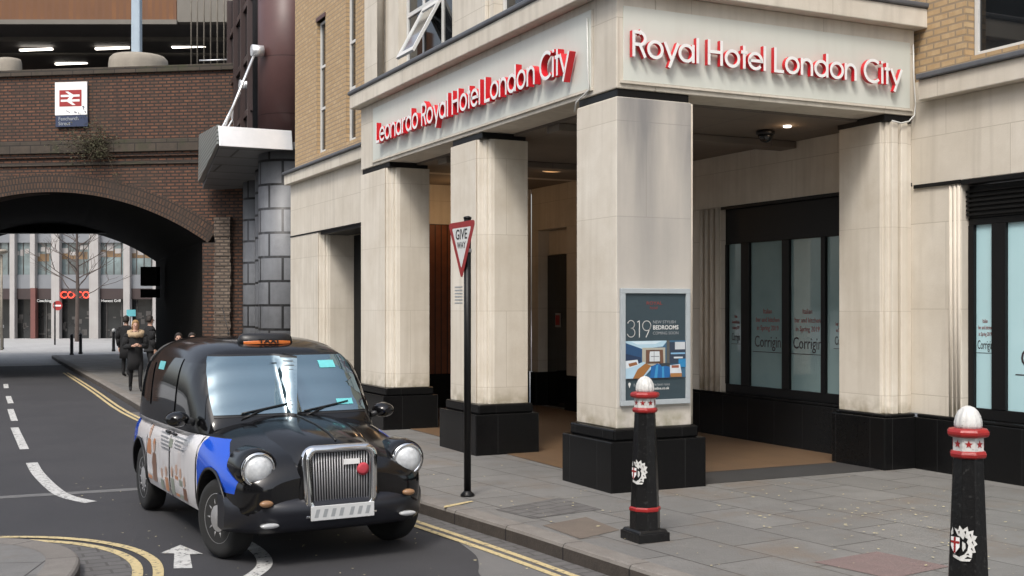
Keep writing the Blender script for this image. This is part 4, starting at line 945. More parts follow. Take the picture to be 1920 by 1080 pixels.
# ------------------------------------------------------------------ neighbour with drum columns and steel canopy
nb = thing('neighbour_building', 'grey granite drum columned building with red granite upper storeys', 'building', (7.6, 29, PZ))
def cyl(name, cx, cy, r, z0, z1, mat, n=48):
    m = MB(); m.lathe([(r,z0),(r,z1)], (cx,cy,0), n); m.bm.normal_update(); uvl = m.bm.loops.layers.uv.verify()
    for f in m.bm.faces:
        for lp in f.loops:
            a = atan2(lp.vert.co.y-cy, lp.vert.co.x-cx)
            cc = f.calc_center_median(); ca = atan2(cc.y-cy, cc.x-cx)
            if a-ca > pi: a -= 2*pi
            if ca-a > pi: a += 2*pi
            lp[uvl].uv = (a*r, lp.vert.co.z)
    return finish(name, m.bm, mat, nb, uv=False)
cyl('drum_column', 7.22, 26.55, .66, PZ-.03, 5.72, M['greyblock'])
cyl('drum_column', 7.42, 28.35, .50, PZ-.03, 5.6, M['greyblock'])
cyl('drum_column', 7.52, 30.05, .50, PZ-.03, 5.5, M['greyblock'])
cyl('granite_drum', 7.25, 26.55, .70, 5.75, 10.4, M['redgranite'])
G0 = at(474,27.2); G1 = at(431,31.6); GD = (G1-G0); GN = Vector((GD.y,-GD.x,0)).normalized()
m = MB(); m.obox((G0.x,G0.y,5.7), GD, GN*.4, (0,0,4.6)); gl = finish('glass_facade', m.bm, M['glass'], nb)
m = MB()
for z in (6.7,8.0,9.3): m.obox(Vector((G0.x,G0.y,z))-GN*.05, GD, GN*.049, (0,0,.14))
for f in (.02,.30,.62,.93): q = G0+GD*f; m.obox(Vector((q.x,q.y,5.71))-GN*.10, GD.normalized()*.16, GN*.099, (0,0,4.6))
finish('facade_bar', m.bm, M['facadebar'], gl)
m = MB(); m.box(7.4,9,25.3,26.0,PZ,10.3); m.box(8.2,9,26,31.8,PZ,5.7); finish('rear_wall', m.bm, M['darkgrey'], nb)
q = at(432,31.75); m = MB(); m.obox((q.x,q.y,7.6),(.16,0,0),(0,.2,0),(0,0,3.5)); finish('pale_mullion', m.bm, M['concrete'], nb)
cn = thing('entrance_canopy', 'brushed steel canopy with tie rods over the granite columns', 'canopy', (6.4,28.5,5.1))
z0, z1 = 5.63, 6.08
m = MB(); m.obox((5.46,25.58,z0),(1.62,0,0),(0,.05,0),(0,.11,z1-z0)); finish('steel_fascia', m.bm, M['steel'], cn, bevel=.01)
m = MB(); m.loft([[Vector(p) for p in ((5.50,25.70,z0+.05),(8.0,25.70,z0+.05),(8.0,25.70,z0+.20),(5.50,25.70,z0+.20))],[Vector(p) for p in ((6.22,31.2,5.24),(8.2,31.2,5.24),(8.2,31.2,5.40),(6.22,31.2,5.40))]], smooth=False); finish('canopy_slab', m.bm, M['canopyunder'] if 'canopyunder' in M else M['darkgrey'], cn)
m = MB()
m.loft([[Vector(p) for p in ((5.43,25.72,z0+.06),(5.49,25.72,z0+.06),(5.49,25.72,z1+.02),(5.43,25.72,z1+.02))],[Vector(p) for p in ((6.06,31.0,5.38),(6.20,31.0,5.38),(6.22,31.0,6.62),(6.08,31.0,6.62))]], smooth=False)
finish('louvre', m.bm, M['louvregrey'] if 'louvregrey' in M else M['alloy'], cn)
for P0,(tx,ty,tz) in ((sv(480,95,26.35),(5.60,25.80,z1-.05)),(sv(457,160,28.6),(5.85,28.4,z1-.2)),(sv(442,215,30.2),(6.05,30.3,z1-.45))):
    x, y, z = P0
    m = MB(); m.tube((x,y,z),(tx,ty,tz),.030,n=10); r = finish('tie_rod', m.bm, M['steel'], cn)
    m = MB(); m.lathe([(.13,-.10),(.13,.16),(.10,.17)], (x,y,z), 24, axis='X'); finish('boss', m.bm, M['steel'], r)
# pavement lamps: nothing here
# ------------------------------------------------------------------ office building beyond the tunnel
TO = 79.0
def fo(px, py, t=TO): return sv(px, py, t)
PO = TO/2200
off = thing('office_building', 'office block with pale stone fins beyond the tunnel', 'building', at(120, TO+3, 0))
AW = Vector((FX,FY,0))
def ob(name, px0, px1, py0, py1, mat, t=TO, dep=.4, parent=None, bevel=0):
    m = MB(); a = fo(px0,py1,t); m.obox(a, fo(px1,py1,t)-a, AW*dep, (0,0,(py1-py0)*t/2200)); return finish(name, m.bm, mat, parent or off, bevel=bevel)
ob('facade_glazing', -330, 520, 240, 538, M['officeglass'], TO+.35, .3)
for y0, y1 in ((438,455),(515,541),(350,368)): ob('spandrel', -330, 520, y0, y1, M['officespan'], TO+.15, .25)
ob('shop_surround', -330, 520, 541, 561, M['officelow'], TO+.1, .3)
ob('shop_front', -330, 520, 561, 636, M['shopglass'], TO+.5, .3)
ob('roof_block', -330, 520, 180, 240, M['officespan'], TO+.3, 8)
fins = [(-60,-52),(-22,-14),(18,27),(56,65),(96,111),(167,184),(231,243),(286,296),(340,352),(395,407)]
for i, (a, c) in enumerate(fins):
    ob('fin', a, c, 240, 540 if i in (3,) else 635.5, M['officestone'], TO-.25, .5)
ob('fin', 57, 66, 540, 635.5, M['officered'], TO-.25, .5)
m = MB()
for k in range(60):
    px = -330+k*14.2
    if any(a-3 < px < c+3 for a, c in fins): continue
    a = fo(px,515); m.obox(a+AW*.3, fo(px+1.4,515)-fo(px,515), AW*.06, (0,0,60*PO)); a = fo(px,635.5); 
    if k % 2: m.obox(a+AW*.44, fo(px+1.6,600)-fo(px,600), AW*.06, (0,0,74*PO))
finish('window_bar', m.bm, M['darkgrey'], off)
# lit ceilings and blinds seen through the upper windows
m = MB(); rnd = random.Random(8)
for a, c in ((66,95),(112,166),(185,230),(244,284),(28,55)):
    for j in range(3):
        y = 456+rnd.uniform(0,6); x0 = a+(c-a)*j/3+.8; x1 = a+(c-a)*(j+1)/3-.8; p = fo(x0, y+rnd.uniform(10,24), TO+.33); m.obox(p, fo(x1,y,TO+.33)-fo(x0,y,TO+.33), AW*.015, (0,0,rnd.uniform(6,14)*PO))
finish('blind', m.bm, M['officestone'], off)
m = MB()
for a, c, y in ((113,166,486),(186,229,482),(245,283,484),(67,94,490)):
    p = fo(a+2, y, TO+.338); m.obox(p, fo(c-2,y,TO+.338)-fo(a+2,y,TO+.338), AW*.01, (0,0,14*PO))
finish('timber_interior', m.bm, surf('warm interior timber', (.24,.15,.07), (.09,.06,.04), rough=.7, scale=1.2), off)
XA = (fo(200,500)-fo(100,500)).normalized()
def otext(tx, px, py, size, mat, nm, lab, t=TO-.02, bold=.0):
    b = text_bm(tx, size, .02, 'LEFT', frame_at(fo(px,py,t), XA, (0,0,1)), bold=bold); o = finish(nm, b.bm, mat, uv=False)
    tag(o, lab, 'sign'); return o
o = otext('COCO', 112.5, 553.5, .66, M['neonred'], 'shop_sign', 'glowing red shop lettering over a dark doorway behind the bare tree', bold=.006)
b = text_bm('DI MAMA', .22, .02, 'LEFT', frame_at(fo(125,564.5,TO-.02), XA, (0,0,1)), bold=.008); finish('small_lettering', b.bm, M['neonred'], o, uv=False)
otext('Coaching', 69, 564, .26, M['lettwhite'], 'shop_sign', 'small white shop lettering left of the no entry sign'); otext('Honest Grill', 190, 564, .26, M['lettwhite'], 'shop_sign', 'small white shop lettering between pale fins, right of the red letters')
m = MB(); rnd = random.Random(9)
for k in range(46):
    px = rnd.uniform(20,285); 
    if any(a-1 < px < c+1 for a, c in fins): continue
    y = rnd.uniform(590,632); p = fo(px,y,TO+.48); m.obox(p, XA*rnd.uniform(.1,.5), AW*.01, (0,0,rnd.uniform(.05,.5)))
finish('shop_display', m.bm, M['darkgrey'], off)
# street furniture in the plaza
def far_bollard(px, py, h, lab, white=True):
    t = CAMZ*2200/(py-HORIZ); p = at(px,t); tt = thing('plaza_bollard', lab, 'bollard', p, group='bollards beyond the tunnel', site=True)
    m = MB(); m.lathe([(.095,0),(.09,.1),(.075,.12),(.068,h*.8),(.085,h*.81),(.085,h*.84),(.06,h*.86)], p, 16); finish('post', m.bm, M['bollard'], tt)
    m = MB(); m.lathe([(.06,h*.861),(.085,h*.9),(.08,h*.95),(.04,h)], p, 16); finish('cap', m.bm, M['bolwhite'] if white else M['bollard'], tt)
far_bollard(134.5, 667, .95, 'slim black bollard, left of the pair near the kerb beyond the tunnel', False); far_bollard(151, 664, .95, 'slim black bollard, right of the pair near the kerb beyond the tunnel', False)
far_bollard(213, 659, 1.10, 'stout dark bollard with pale cap just left of the standing people'); far_bollard(4, 655, 1.25, 'dark bollard with pale cap at the far left edge')
far_bollard(42, 634, .7, 'tiny thin bollard by the shop front at the left', False)
t = 66.0; p = at(103,t); ne = thing('no_entry_sign', 'round red no entry sign on a thin post by the pale fin', 'road sign', p)
m = MB(); m.tube(p, p+Vector((0,0,zz(566,t))), .045, n=10); finish('post', m.bm, M['blackmetal'], ne)
m = MB(); c = sv(108,573,t); q = frame_at(c, XA, (0,0,1)); m.lathe([(.27,-.02),(.27,.02)], (0,0,0), 28); bmesh.ops.transform(m.bm, matrix=q, verts=m.bm.verts); d = finish('disc', m.bm, M['neonless'] if 'neonless' in M else M['red'], ne)
m = MB(); m.obox(c-XA*.2-AW*.03-Vector((0,0,.045)), XA*.4, AW*.005, (0,0,.09)); finish('bar', m.bm, M['white'], d)
t = 60.0; p = at(247,t); bsn = thing('blue_sign', 'pale blue rectangular sign on a post above the standing people', 'sign', p)
m = MB(); m.tube(p, p+Vector((0,0,zz(592,t))), .04, n=10); finish('post', m.bm, M['alloy'], bsn)
m = MB(); a = sv(238,593,t); m.obox(a-AW*.06, XA*.46, AW*.02, (0,0,.34)); finish('panel', m.bm, M['bluesign'], bsn)
t = 58.0; p = at(3,t); lp_ = thing('lamp_post', 'pale street lamp post at the left edge beyond the tunnel', 'street lamp', p)
m = MB(); m.tube(p, p+Vector((0,0,zz(478,t))), .07, .05, 12); finish('post', m.bm, M['concrete'], lp_)
m = MB(); c = sv(3,477,t); m.lathe([(.06,0),(.30,.10),(.34,.16),(.20,.24),(.02,.26)], c, 20); finish('lantern', m.bm, M['concrete'], lp_)
# bare street tree
t = 72.0; p = at(144,t); tr = thing('street_tree', 'bare winter street tree in front of the red shop lettering', 'tree', p)
tk = MB(); br = MB(); rnd = random.Random(21)
def branch(a, d, L, r, lev, mb):
    n = 3; q = a
    for i in range(n):
        e = q+d*L/n; mb.tube(q, e, r*(1-i/n*.35), r*(1-(i+1)/n*.35), 6, cap=False); q = e; d = (d+Vector((rnd.gauss(0,.13),rnd.gauss(0,.13),rnd.gauss(.03,.06)))).normalized()
    if lev > 0:
        for k in range(rnd.choice((2,3,3))): 
            dd = (d+Vector((rnd.gauss(0,.6),rnd.gauss(0,.6),rnd.uniform(-.15,.5)))).normalized(); branch(q, dd, L*rnd.uniform(.6,.85), r*.55, lev-1, br)
tk.tube(p, p+Vector((.05,0,3.2)), .13, .11, 12, cap=False); tk.tube(p+Vector((.05,0,3.2)), p+Vector((0,.1,7.5)), .11, .05, 12, cap=False); tk.tube(p+Vector((0,.1,7.5)), p+Vector((.1,.1,10.5)), .07, .02, 8, cap=False)
for k in range(26):
    h = 2.6+6.5*k/26; a = k*2.4; branch(p+Vector((.03,.03,h)), Vector((cos(a),sin(a),.55)).normalized(), 1.7*(1-k/50), .036, 2, br)
finish('trunk', tk.bm, M['bark'], tr); finish('branches', br.bm, M['bark'], tr)
# dark boxes projecting from the tunnel wall near its far end
for y0, y1, x0, lab in ((500,536,263,'large dark signal box jutting from the tunnel wall, upper one'),(542,558,263,'small dark signal box jutting from the tunnel wall, lower one')):
    t = 42.0; a = sv(x0,y1,t); m = MB(); m.obox(a, at(294,t)-at(x0,t), AW*.4, (0,0,(y1-y0)*t/2200)); o = finish('signal_box', m.bm, M['dark'], bevel=.02); tag(o, lab, 'signal box')
    m = MB(); a = sv(290,y1-5,t+.1); m.obox(a, at(304,t)-at(290,t), AW*.1, (0,0,.08)); finish('bracket', m.bm, M['dark'], o)

# ------------------------------------------------------------------ people
def skinned(verts, edges, radii, sub=2):
    me = D.meshes.new('sk'); me.from_pydata([Vector(v) for v in verts], edges, []); o = D.objects.new('sk', me); C.objects.link(o)
    md = o.modifiers.new('s', 'SKIN'); md.use_smooth_shade = True
    lay = me.skin_vertices[0].data
    for i, r in enumerate(radii): lay[i].radius = (r, r) if not isinstance(r, tuple) else r; lay[i].use_root = (i == 0)
    s = o.modifiers.new('u', 'SUBSURF'); s.levels = sub; s.render_levels = sub
    bpy.context.view_layer.update()
    r = D.meshes.new_from_object(o.evaluated_get(bpy.context.evaluated_depsgraph_get())); D.objects.remove(o); D.meshes.remove(me); return r
def person(label, loc, rz, H=1.7, hair='dark', fur=False, hold=False, stride=.12, legs=True, longcoat=True):
    t = thing('person', label, 'person', (0,0,0), site=False)
    k = H/1.7; V = []; E = []; R = []
    def add(p, r, par=None):
        V.append(tuple(c*k for c in p)); R.append(r*k if not isinstance(r,tuple) else tuple(a*k for a in r)); 
        if par is not None: E.append((par, len(V)-1))
        return len(V)-1
    pel = add((0,0,.92),(.15,.11)); ch = add((0,-.01,1.18),(.155,.115),pel); sh = add((0,0,1.36),(.14,.09),ch); nk = add((0,-.005,1.45),.052,sh); hd0 = add((0,-.015,1.53),(.066,.078),nk); hd1 = add((0,-.02,1.63),(.066,.080),hd0); add((0,-.01,1.685),.04,hd1)
    for s in (-1,1):
        f = s*stride
        hip = add((s*.09,0,.86),.095,pel); kn = add((s*.10,-.03-f*.5,.48),.062,hip); an = add((s*.10,.03-f,.09),.042,kn); add((s*.11,-.13-f,.035),.035,an)
        shd = add((s*.185,0,1.35),.062,sh)
        el = add((s*.235,.02 if not hold else -.02,1.08),.045,shd); wr = add((s*(.25 if not hold else .07),-.05 if not hold else -.24,.84 if not hold else 1.10),.030,el)
        hx = V[wr]; hx = tuple(c/k for c in hx)
        d = (0,-.01,-.075) if not hold else (-s*.05,-.05,.02)
        pm = add((hx[0]+d[0],hx[1]+d[1],hx[2]+d[2]),(.034,.018),wr)
        b0 = (hx[0]+d[0],hx[1]+d[1],hx[2]+d[2])
        for j in range(4):
            oy = (j-1.5)*.018; L = (.066,.078,.074,.058)[j]
            q = (b0[0]+(0 if not hold else -s*.02), b0[1]+oy*(1 if not hold else .3), b0[2]-(.02 if not hold else -.01)+ (0 if not hold else oy)); a = add(q,.010,pm)
            e = add((q[0]-s*.006-(0 if not hold else s*L*.5), q[1]-.004, q[2]-L*(.6 if not hold else .15)),.009,a); add((q[0]-s*.02-(0 if not hold else s*L*.7), q[1]-.012, q[2]-L*(1 if not hold else .35)),.007,e)
        th = add((b0[0], b0[1]-.035, b0[2]+.03),.011,pm); add((b0[0]-s*.012, b0[1]-.05, b0[2]-.02),.009,th)
    me = skinned(V, E, R, 2); b = MB(); b.bm.from_mesh(me); D.meshes.remove(me)
    for f in b.bm.faces:
        c = f.calc_center_median()/k; f.smooth = True; f.material_index = 0 if (c.z > 1.44 or (abs(c.x) > .19 and c.z < .82) or (hold and c.y < -.225 and c.z > .9)) else 1
    # face: nose, eyes, mouth, ears on the head of the body mesh
    for s in (-1,1):
        b.lathe([(.001,-.012),(.010,-.006),(.011,0),(.001,.006)], Vector((s*.030,-.097,1.59))*k, 8, 2, axis='Y'); b.lathe([(.001,-.012),(.016,-.006),(.022,.004),(.001,.012)], Vector((s*.072,.0,1.575))*k, 8, 0, axis='X')
    b.tube(Vector((0,-.092,1.60))*k, Vector((0,-.118,1.56))*k, .008*k, .014*k, 8, 0); b.tube(Vector((-.022,-.093,1.525))*k, Vector((.022,-.093,1.525))*k, .005*k, .005*k, 6, 3)
    finish('body', b.bm, [M['skin'], M['coat'], M['darkhair'], M['lettred']], t, base=False, uv=False)
    c = MB(); rr = []
    zb = .52 if longcoat else .80
    for z, wx, wy, oy in ((zb,.185,.155,.0),(.75,.18,.15,0),(.95,.172,.140,0),(1.12,.165,.132,-.005),(1.30,.195,.128,0),(1.38,.18,.11,0),(1.435,.085,.075,0)):
        rr.append([Vector((wx*cos(2*pi*i/24), oy+wy*sin(2*pi*i/24)*(1+.06*sin(5*2*pi*i/24+z*9)), z))*k for i in range(24)])
    c.loft(rr)
    for s in (-1,1):
        P = [(s*.165,0,1.37),(s*.205,0,1.30),(s*.245,.02 if not hold else -.02,1.08),(s*(.255 if not hold else .10),-.04 if not hold else -.20,.88 if not hold else 1.095)]
        for (p0,r0),(p1,r1) in zip(zip(P,(.07,.085,.068,.055)), list(zip(P,(.07,.085,.068,.055)))[1:]): c.tube(Vector(p0)*k, Vector(p1)*k, r0*k, r1*k, 14)
    finish('coat', c.bm, M['coat'], t, base=False)
    h = MB(); rr = []
    for z, wx, wy, oy in ((1.46 if hair != 'dark' else 1.53,.060,.04,.055),(1.53,.088,.075,.030),(1.60,.092,.093,.012),(1.66,.082,.088,.004),(1.705,.055,.06,0),(1.722,.012,.012,0)):
        rr.append([Vector((wx*cos(2*pi*i/20), oy+wy*(sin(2*pi*i/20) if sin(2*pi*i/20) > -.35 or z > 1.64 else -.35), z))*k for i in range(20)])
    h.loft(rr); finish('hair', h.bm, M['blond'] if hair == 'fair' else M['darkhair'], t, base=False)
    if fur:
        f = MB(); rnd = random.Random(2); rings = []
        for i in range(26):
            a = 2*pi*i/26; cc = Vector((.135*cos(a), .10*sin(a)-.02, 1.405-.045*(1 if sin(a) < 0 else -.3))); rings.append([(cc+Vector((cos(a)*cos(q),sin(a)*cos(q),sin(q)*1.1))*.062*(1+rnd.uniform(-.2,.2)))*k for q in [2*pi*j/10 for j in range(10)]])
        f.loft(rings+[rings[0]], caps=False); finish('fur_collar', f.bm, M['fur'], t, base=False)
    t.location = loc; t.rotation_euler = (0,0,rz); return t
def face_to(p): return atan2(-p.x, p.y) if False else atan2(p.x, -p.y)*0+ (atan2(-p.y, -p.x)+pi/2)
def gp(px, t): p = at(px,t); return Vector((p.x,p.y,PZ))
q = gp(254, 27.8); person('person in black coat with pale fur collar and fair hair walking towards the camera', q, face_to(q)+.1, 1.68, 'fair', True, True, .16)
q = gp(236.5, 33.5); person('person in long black coat and dark hair standing left of the fur collared person', q, face_to(q)+2.6, 1.74, 'dark', False, False, .04)
q = gp(281, 32.0); person('person in black jacket standing between the fur collared person and the taxi', q, face_to(q)+1.9, 1.76, 'dark', False, False, .05, longcoat=False)
q = gp(335, 23.5); person('person in dark clothes whose head shows above the taxi roof, left of two', q, face_to(q), 1.475, 'dark', False, False, .05)
q = gp(360, 23.6); person('person in dark clothes whose head shows above the taxi roof, right of two', q, face_to(q)+.2, 1.475, 'dark', False, False, .05)
# ------------------------------------------------------------------ the taxi (x forward, y to its left, z up; origin on the road under its middle)
def lerp_tab(T, x):
    if x <= T[0][0]: return T[0][1]
    for (a, va), (b_, vb) in zip(T, T[1:]):
        if x <= b_:
            f = (x-a)/(b_-a); f = f*f*(3-2*f)*.35+f*.65; return va+(vb-va)*f
    return T[-1][1]
WT = [(-2.32,.56),(-2.27,.68),(-2.12,.79),(-1.75,.855),(-1.0,.885),(0,.89),(.9,.89),(1.45,.885),(1.75,.865),(1.95,.82),(2.06,.755),(2.12,.67),(2.15,.58)]
TT = [(-2.32,.78),(-2.27,.95),(-2.15,1.06),(-1.8,1.10),(.9,1.10),(1.15,1.085),(1.4,1.05),(1.65,1.00),(1.85,.955),(2.0,.90),(2.08,.84),(2.15,.74)]
BT = [(-2.32,.45),(-2.2,.36),(-1.9,.27),(1.8,.27),(2.0,.34),(2.15,.42)]
NT = [(-2.32,2.6),(-1.8,3.6),(.7,4.4),(1.2,3.4),(1.6,2.7),(2.15,2.3)]
MID = .62
def body_y(x, z):
    w, T, B, n = lerp_tab(WT,x), lerp_tab(TT,x), lerp_tab(BT,x), lerp_tab(NT,x)
    if z >= MID: u = min(1,(z-MID)/(T-MID)); return w*max(0,1-u**n)**(1/n)
    u = min(1,(MID-z)/(MID-B)); return w*(.965+.035*(1-u*u))*max(0,1-u**9)**(1/9)
def section(x):
    w, T, B, n = lerp_tab(WT,x), lerp_tab(TT,x), lerp_tab(BT,x), lerp_tab(NT,x); P = []
    zs = [B+(MID-B)*(1-(1-i/7)**1.6)*1.0 for i in range(8)]
    side = [(body_y(x, z), z) for z in zs]
    K = 14
    for i in range(1, K+1):
        th = pi/2*i/K; side.append((w*cos(th)**(2/n), MID+(T-MID)*sin(th)**(2/n)))
    side[0] = (w*.80, B)
    P = [(x, y, z) for y, z in side]+[(x, -y, z) for y, z in side[::-1][1:]]
    return [Vector(p) for p in P]
XS = [-2.32,-2.30,-2.27,-2.2,-2.1,-1.95,-1.75,-1.5,-1.25,-1.0,-.7,-.4,-.1,.2,.5,.8,1.0,1.2,1.4,1.55,1.7,1.82,1.92,2.0,2.05,2.09,2.12,2.15]
GT = [(-2.16,1.06),(-2.10,1.28),(-1.98,1.50),(-1.78,1.67),(-1.45,1.775),(-1.0,1.82),(-.4,1.83),(.05,1.80),(.32,1.755),(.46,1.70),(.60,1.58),(.74,1.41),(.88,1.23),(1.0,1.06)]
GW = [(-2.16,.60),(-2.0,.73),(-1.7,.82),(-1.2,.855),(0,.86),(.5,.855),(.75,.83),(.9,.80),(1.0,.76)]
GB = 1.0
def gh_y(x, z):
    w, R = lerp_tab(GW,x), lerp_tab(GT,x); u = (z-GB)/(R-GB)
    return 0 if u >= 1 else w*(1-.075*max(0,u))*(1-max(0,u)**5.0)**(1/5.0)
def gh_section(x):
    w, R = lerp_tab(GW,x), lerp_tab(GT,x); K = 22; n = 5.0
    side = [(w, GB-.05)]+[(w*(1-.075*sin(pi/2*i/K)**(2/n))*cos(pi/2*i/K)**(2/n), GB+(R-GB)*sin(pi/2*i/K)**(2/n)) for i in range(K+1)]
    return [Vector((x,y,z)) for y, z in side]+[Vector((x,-y,z)) for y, z in side[::-1][1:]]
def gh_x(y, z):
    lo, hi = 0.0, 1.05
    if gh_y(lo,z) < abs(y): return lo
    for _ in range(30):
        m = (lo+hi)/2
        if gh_y(m,z) >= abs(y): lo = m
        else: hi = m
    return lo
# paint: gloss black above, printed white panel with blue ends on the flanks
def taxi_paint():
    m, n, l, p = newmat('taxi paint'); tc = n.new('ShaderNodeTexCoord'); sep = n.new('ShaderNodeSeparateXYZ'); l.new(tc.outputs['Object'], sep.inputs[0])
    def mt(op, a, b_=None):
        x = n.new('ShaderNodeMath'); x.operation = op
        for i, v in enumerate((a, b_)):
            if v is None: continue
            if isinstance(v, (int,float)): x.inputs[i].default_value = v
            else: l.new(v, x.inputs[i])
        return x.outputs[0]
    X, Y, Z = sep.outputs; ay = mt('ABSOLUTE', Y)
    top = mt('SUBTRACT', .985, mt('MULTIPLY', mt('MAXIMUM', mt('SUBTRACT', X, 1.35), 0), .45))
    mask = mt('MULTIPLY', mt('GREATER_THAN', ay, .655), mt('MULTIPLY', mt('LESS_THAN', Z, top), mt('GREATER_THAN', Z, .30)))
    mask = mt('MULTIPLY', mask, mt('LESS_THAN', mt('ADD', X, mt('MULTIPLY', mt('SUBTRACT', .9, Z), .25)), 2.01)); mask = mt('MULTIPLY', mask, mt('GREATER_THAN', mt('ADD', Z, mt('MULTIPLY', X, -.0)), .30))
    low = mt('MULTIPLY', mt('GREATER_THAN', X, 1.5), mt('LESS_THAN', Z, .60)); mask = mt('MULTIPLY', mask, mt('SUBTRACT', 1, low))
    ns = node(n, 'ShaderNodeTexNoise', Scale=3.5, Detail=3.0); l.new(tc.outputs['Object'], ns.inputs['Vector'])
    wob = mt('MULTIPLY', mt('SUBTRACT', ns.outputs['Fac'], .5), .18)
    blue = mt('MAXIMUM', mt('GREATER_THAN', mt('ADD', X, wob), 1.02), mt('LESS_THAN', mt('ADD', X, wob), -1.62))
    mp = n.new('ShaderNodeMapping'); mp.inputs['Scale'].default_value = (4.2,1,1.5); l.new(tc.outputs['Object'], mp.inputs[0])
    fg = node(n, 'ShaderNodeTexNoise', Scale=1.0, Detail=2.5); l.new(mp.outputs[0], fg.inputs['Vector'])
    fig = ramp(n, l, fg.outputs['Fac'], .50, .56)
    inside = mt('MULTIPLY', mt('LESS_THAN', Z, .86), mt('LESS_THAN', X, .75))
    fm = mt('MULTIPLY', fig, inside)
    cn_ = node(n, 'ShaderNodeTexNoise', Scale=2.2, Detail=1.0); l.new(tc.outputs['Object'], cn_.inputs['Vector'])
    figc = mixc(n, l, ramp(n, l, cn_.outputs['Fac'], .45, .58), (.45,.20,.09), (.26,.27,.24))
    white = mixc(n, l, mt('MULTIPLY', fm, .12), (.64,.63,.64), figc)
    wrap = mixc(n, l, blue, white, (.012,.075,.50))
    l.new(mixc(n, l, mask, (.0045,.0045,.0052), wrap), p.inputs['Base Color'])
    p.inputs['Roughness'].default_value = .13; p.inputs['Specular IOR Level'].default_value = .55
    return m
M['taxi'] = taxi_paint()
M['screen'] = surf('windscreen glass', (.030,.065,.085), (.02,.035,.042), rough=.03, scale=1.2, spec=1.0)
D.materials['windscreen glass'].node_tree.nodes['Principled BSDF'].inputs['IOR'].default_value = 2.4
D.materials['windscreen glass'].node_tree.nodes['Principled BSDF'].inputs['Specular Tint'].default_value = (.72,.90,1.0,1)
m_, n_, l_, p_ = newmat('clear headlamp glass'); p_.inputs['Base Color'].default_value = (.9,.93,.95,1); p_.inputs['Transmission Weight'].default_value = .9; p_.inputs['Roughness'].default_value = .12; p_.inputs['IOR'].default_value = 1.25; M['clearlens'] = m_; M['brightlens'] = surf('fluted lamp glass', (.74,.76,.77), (.40,.42,.44), rough=.10, scale=16, spec=.9, coat=.5, var=.5, bump=.3, bscale=90); M['lamprefl'] = flat('lamp reflector', (.80,.82,.83), .25, metal=.35)
taxi = thing('taxi', 'black London taxi with white and blue advertising on its side, turning into the street', 'taxi', (0,0,0), site=False)
def tfin(nm, b, mats, par=None, bevel=0, **k): return finish(nm, b.bm, mats, par or taxi, bevel=bevel, base=False, uv=False, **k)
b = MB(); b.loft([section(x) for x in XS]); body = tfin('body', b, M['taxi'])
AX = (1.44, -1.44); WR = .335
cut = MB()
for x in AX:
    for s in (-1,1): cut.lathe([(.40,.52*s),(.40,1.1*s)], (x,0,.35), 40, axis='Y', smooth=False)
co = finish('cutter', cut.bm, M['dark'], None, base=False, uv=False)
md = body.modifiers.new('arch', 'BOOLEAN'); md.object = co; md.operation = 'DIFFERENCE'; md.solver = 'EXACT'
bpy.context.view_layer.update()
me = D.meshes.new_from_object(body.evaluated_get(bpy.context.evaluated_depsgraph_get())); old = body.data; body.modifiers.clear(); body.data = me; me.name = 'body'
me.materials.clear(); me.materials.append(M['taxi']); me.materials.append(M['black']); D.objects.remove(co)
for f in me.polygons:
    c = f.center
    f.material_index = 1 if (min(sqrt((c.x-x)**2+(c.z-.35)**2) for x in AX) < .404 and abs(c.y) > .5 and c.z > .29 and (abs(f.normal.y) < .6 or abs(c.y) < .56)) else 0
b = MB(); b.loft([gh_section(x) for x in [-2.16,-2.14,-2.10,-2.03,-1.95,-1.8,-1.6,-1.35,-1.0,-.6,-.2,.1,.25,.38,.46,.54,.62,.70,.78,.86,.93,1.0]]); tfin('cabin', b, M['taxi'])
# wheel arch lips
for x in AX:
    for s in (-1,1):
        b = MB(); P = [(x+.405*cos(radians(a)), .35+.405*sin(radians(a))) for a in range(-8,189,7)]
        pts = [Vector((px, s*(body_y(px, max(z,.3))+.006), z)) for px, z in P]; b.path(pts, .013, 6); tfin('arch_lip', b, M['black'])
tfin('wheel_bar', b, M['black']) if 0 else None
# bonnet between the wings
HT = [(.92,1.135),(1.2,1.125),(1.6,1.09),(1.9,1.045),(2.05,1.005),(2.13,.95),(2.165,.86)]
HW = [(.92,.70),(1.2,.64),(1.6,.54),(1.9,.45),(2.05,.40),(2.165,.345)]
rr = []
for x in (.92,1.05,1.2,1.4,1.6,1.75,1.9,1.98,2.05,2.09,2.13,2.15,2.165):
    w, T = lerp_tab(HW,x), lerp_tab(HT,x); n = 3.0
    rr.append([Vector((x, w*(1 if cos(pi*i/24) >= 0 else -1)*abs(cos(pi*i/24))**(2/n), .55+(T-.55)*sin(pi*i/24)**(2/n))) for i in range(25)]+[Vector((x,-w*.98,.46)),Vector((x,w*.98,.46))])
b = MB(); b.loft(rr); bon = tfin('bonnet', b, M['taxi'])
def bon_edge(x, s):
    w, T = lerp_tab(HW,x), lerp_tab(HT,x); th = pi*.13; return Vector((x, s*w*cos(th)**(2/3), .55+(T-.55)*sin(th)**(2/3)+.002))
for s in (-1,1):
    b = MB(); b.path([bon_edge(x, s) for x in (.95,1.1,1.3,1.5,1.65,1.8,1.9,2.0,2.06,2.10)], .0065, 6); tfin('bonnet_gap', b, M['black'], bon)
b = MB(); b.path([Vector((.935, y, 1.137-.05*abs(y/.7)**4)) for y in (-.66,-.5,-.3,0,.3,.5,.66)], .009, 6); tfin('scuttle_vent', b, M['black'], bon)
b = MB(); b.path([Vector((x, 0, lerp_tab(HT,x)+.004)) for x in (.98,1.2,1.4,1.6,1.75,1.9,2.0,2.06)], .008, 6); tfin('bonnet_crease', b, M['black'], bon)
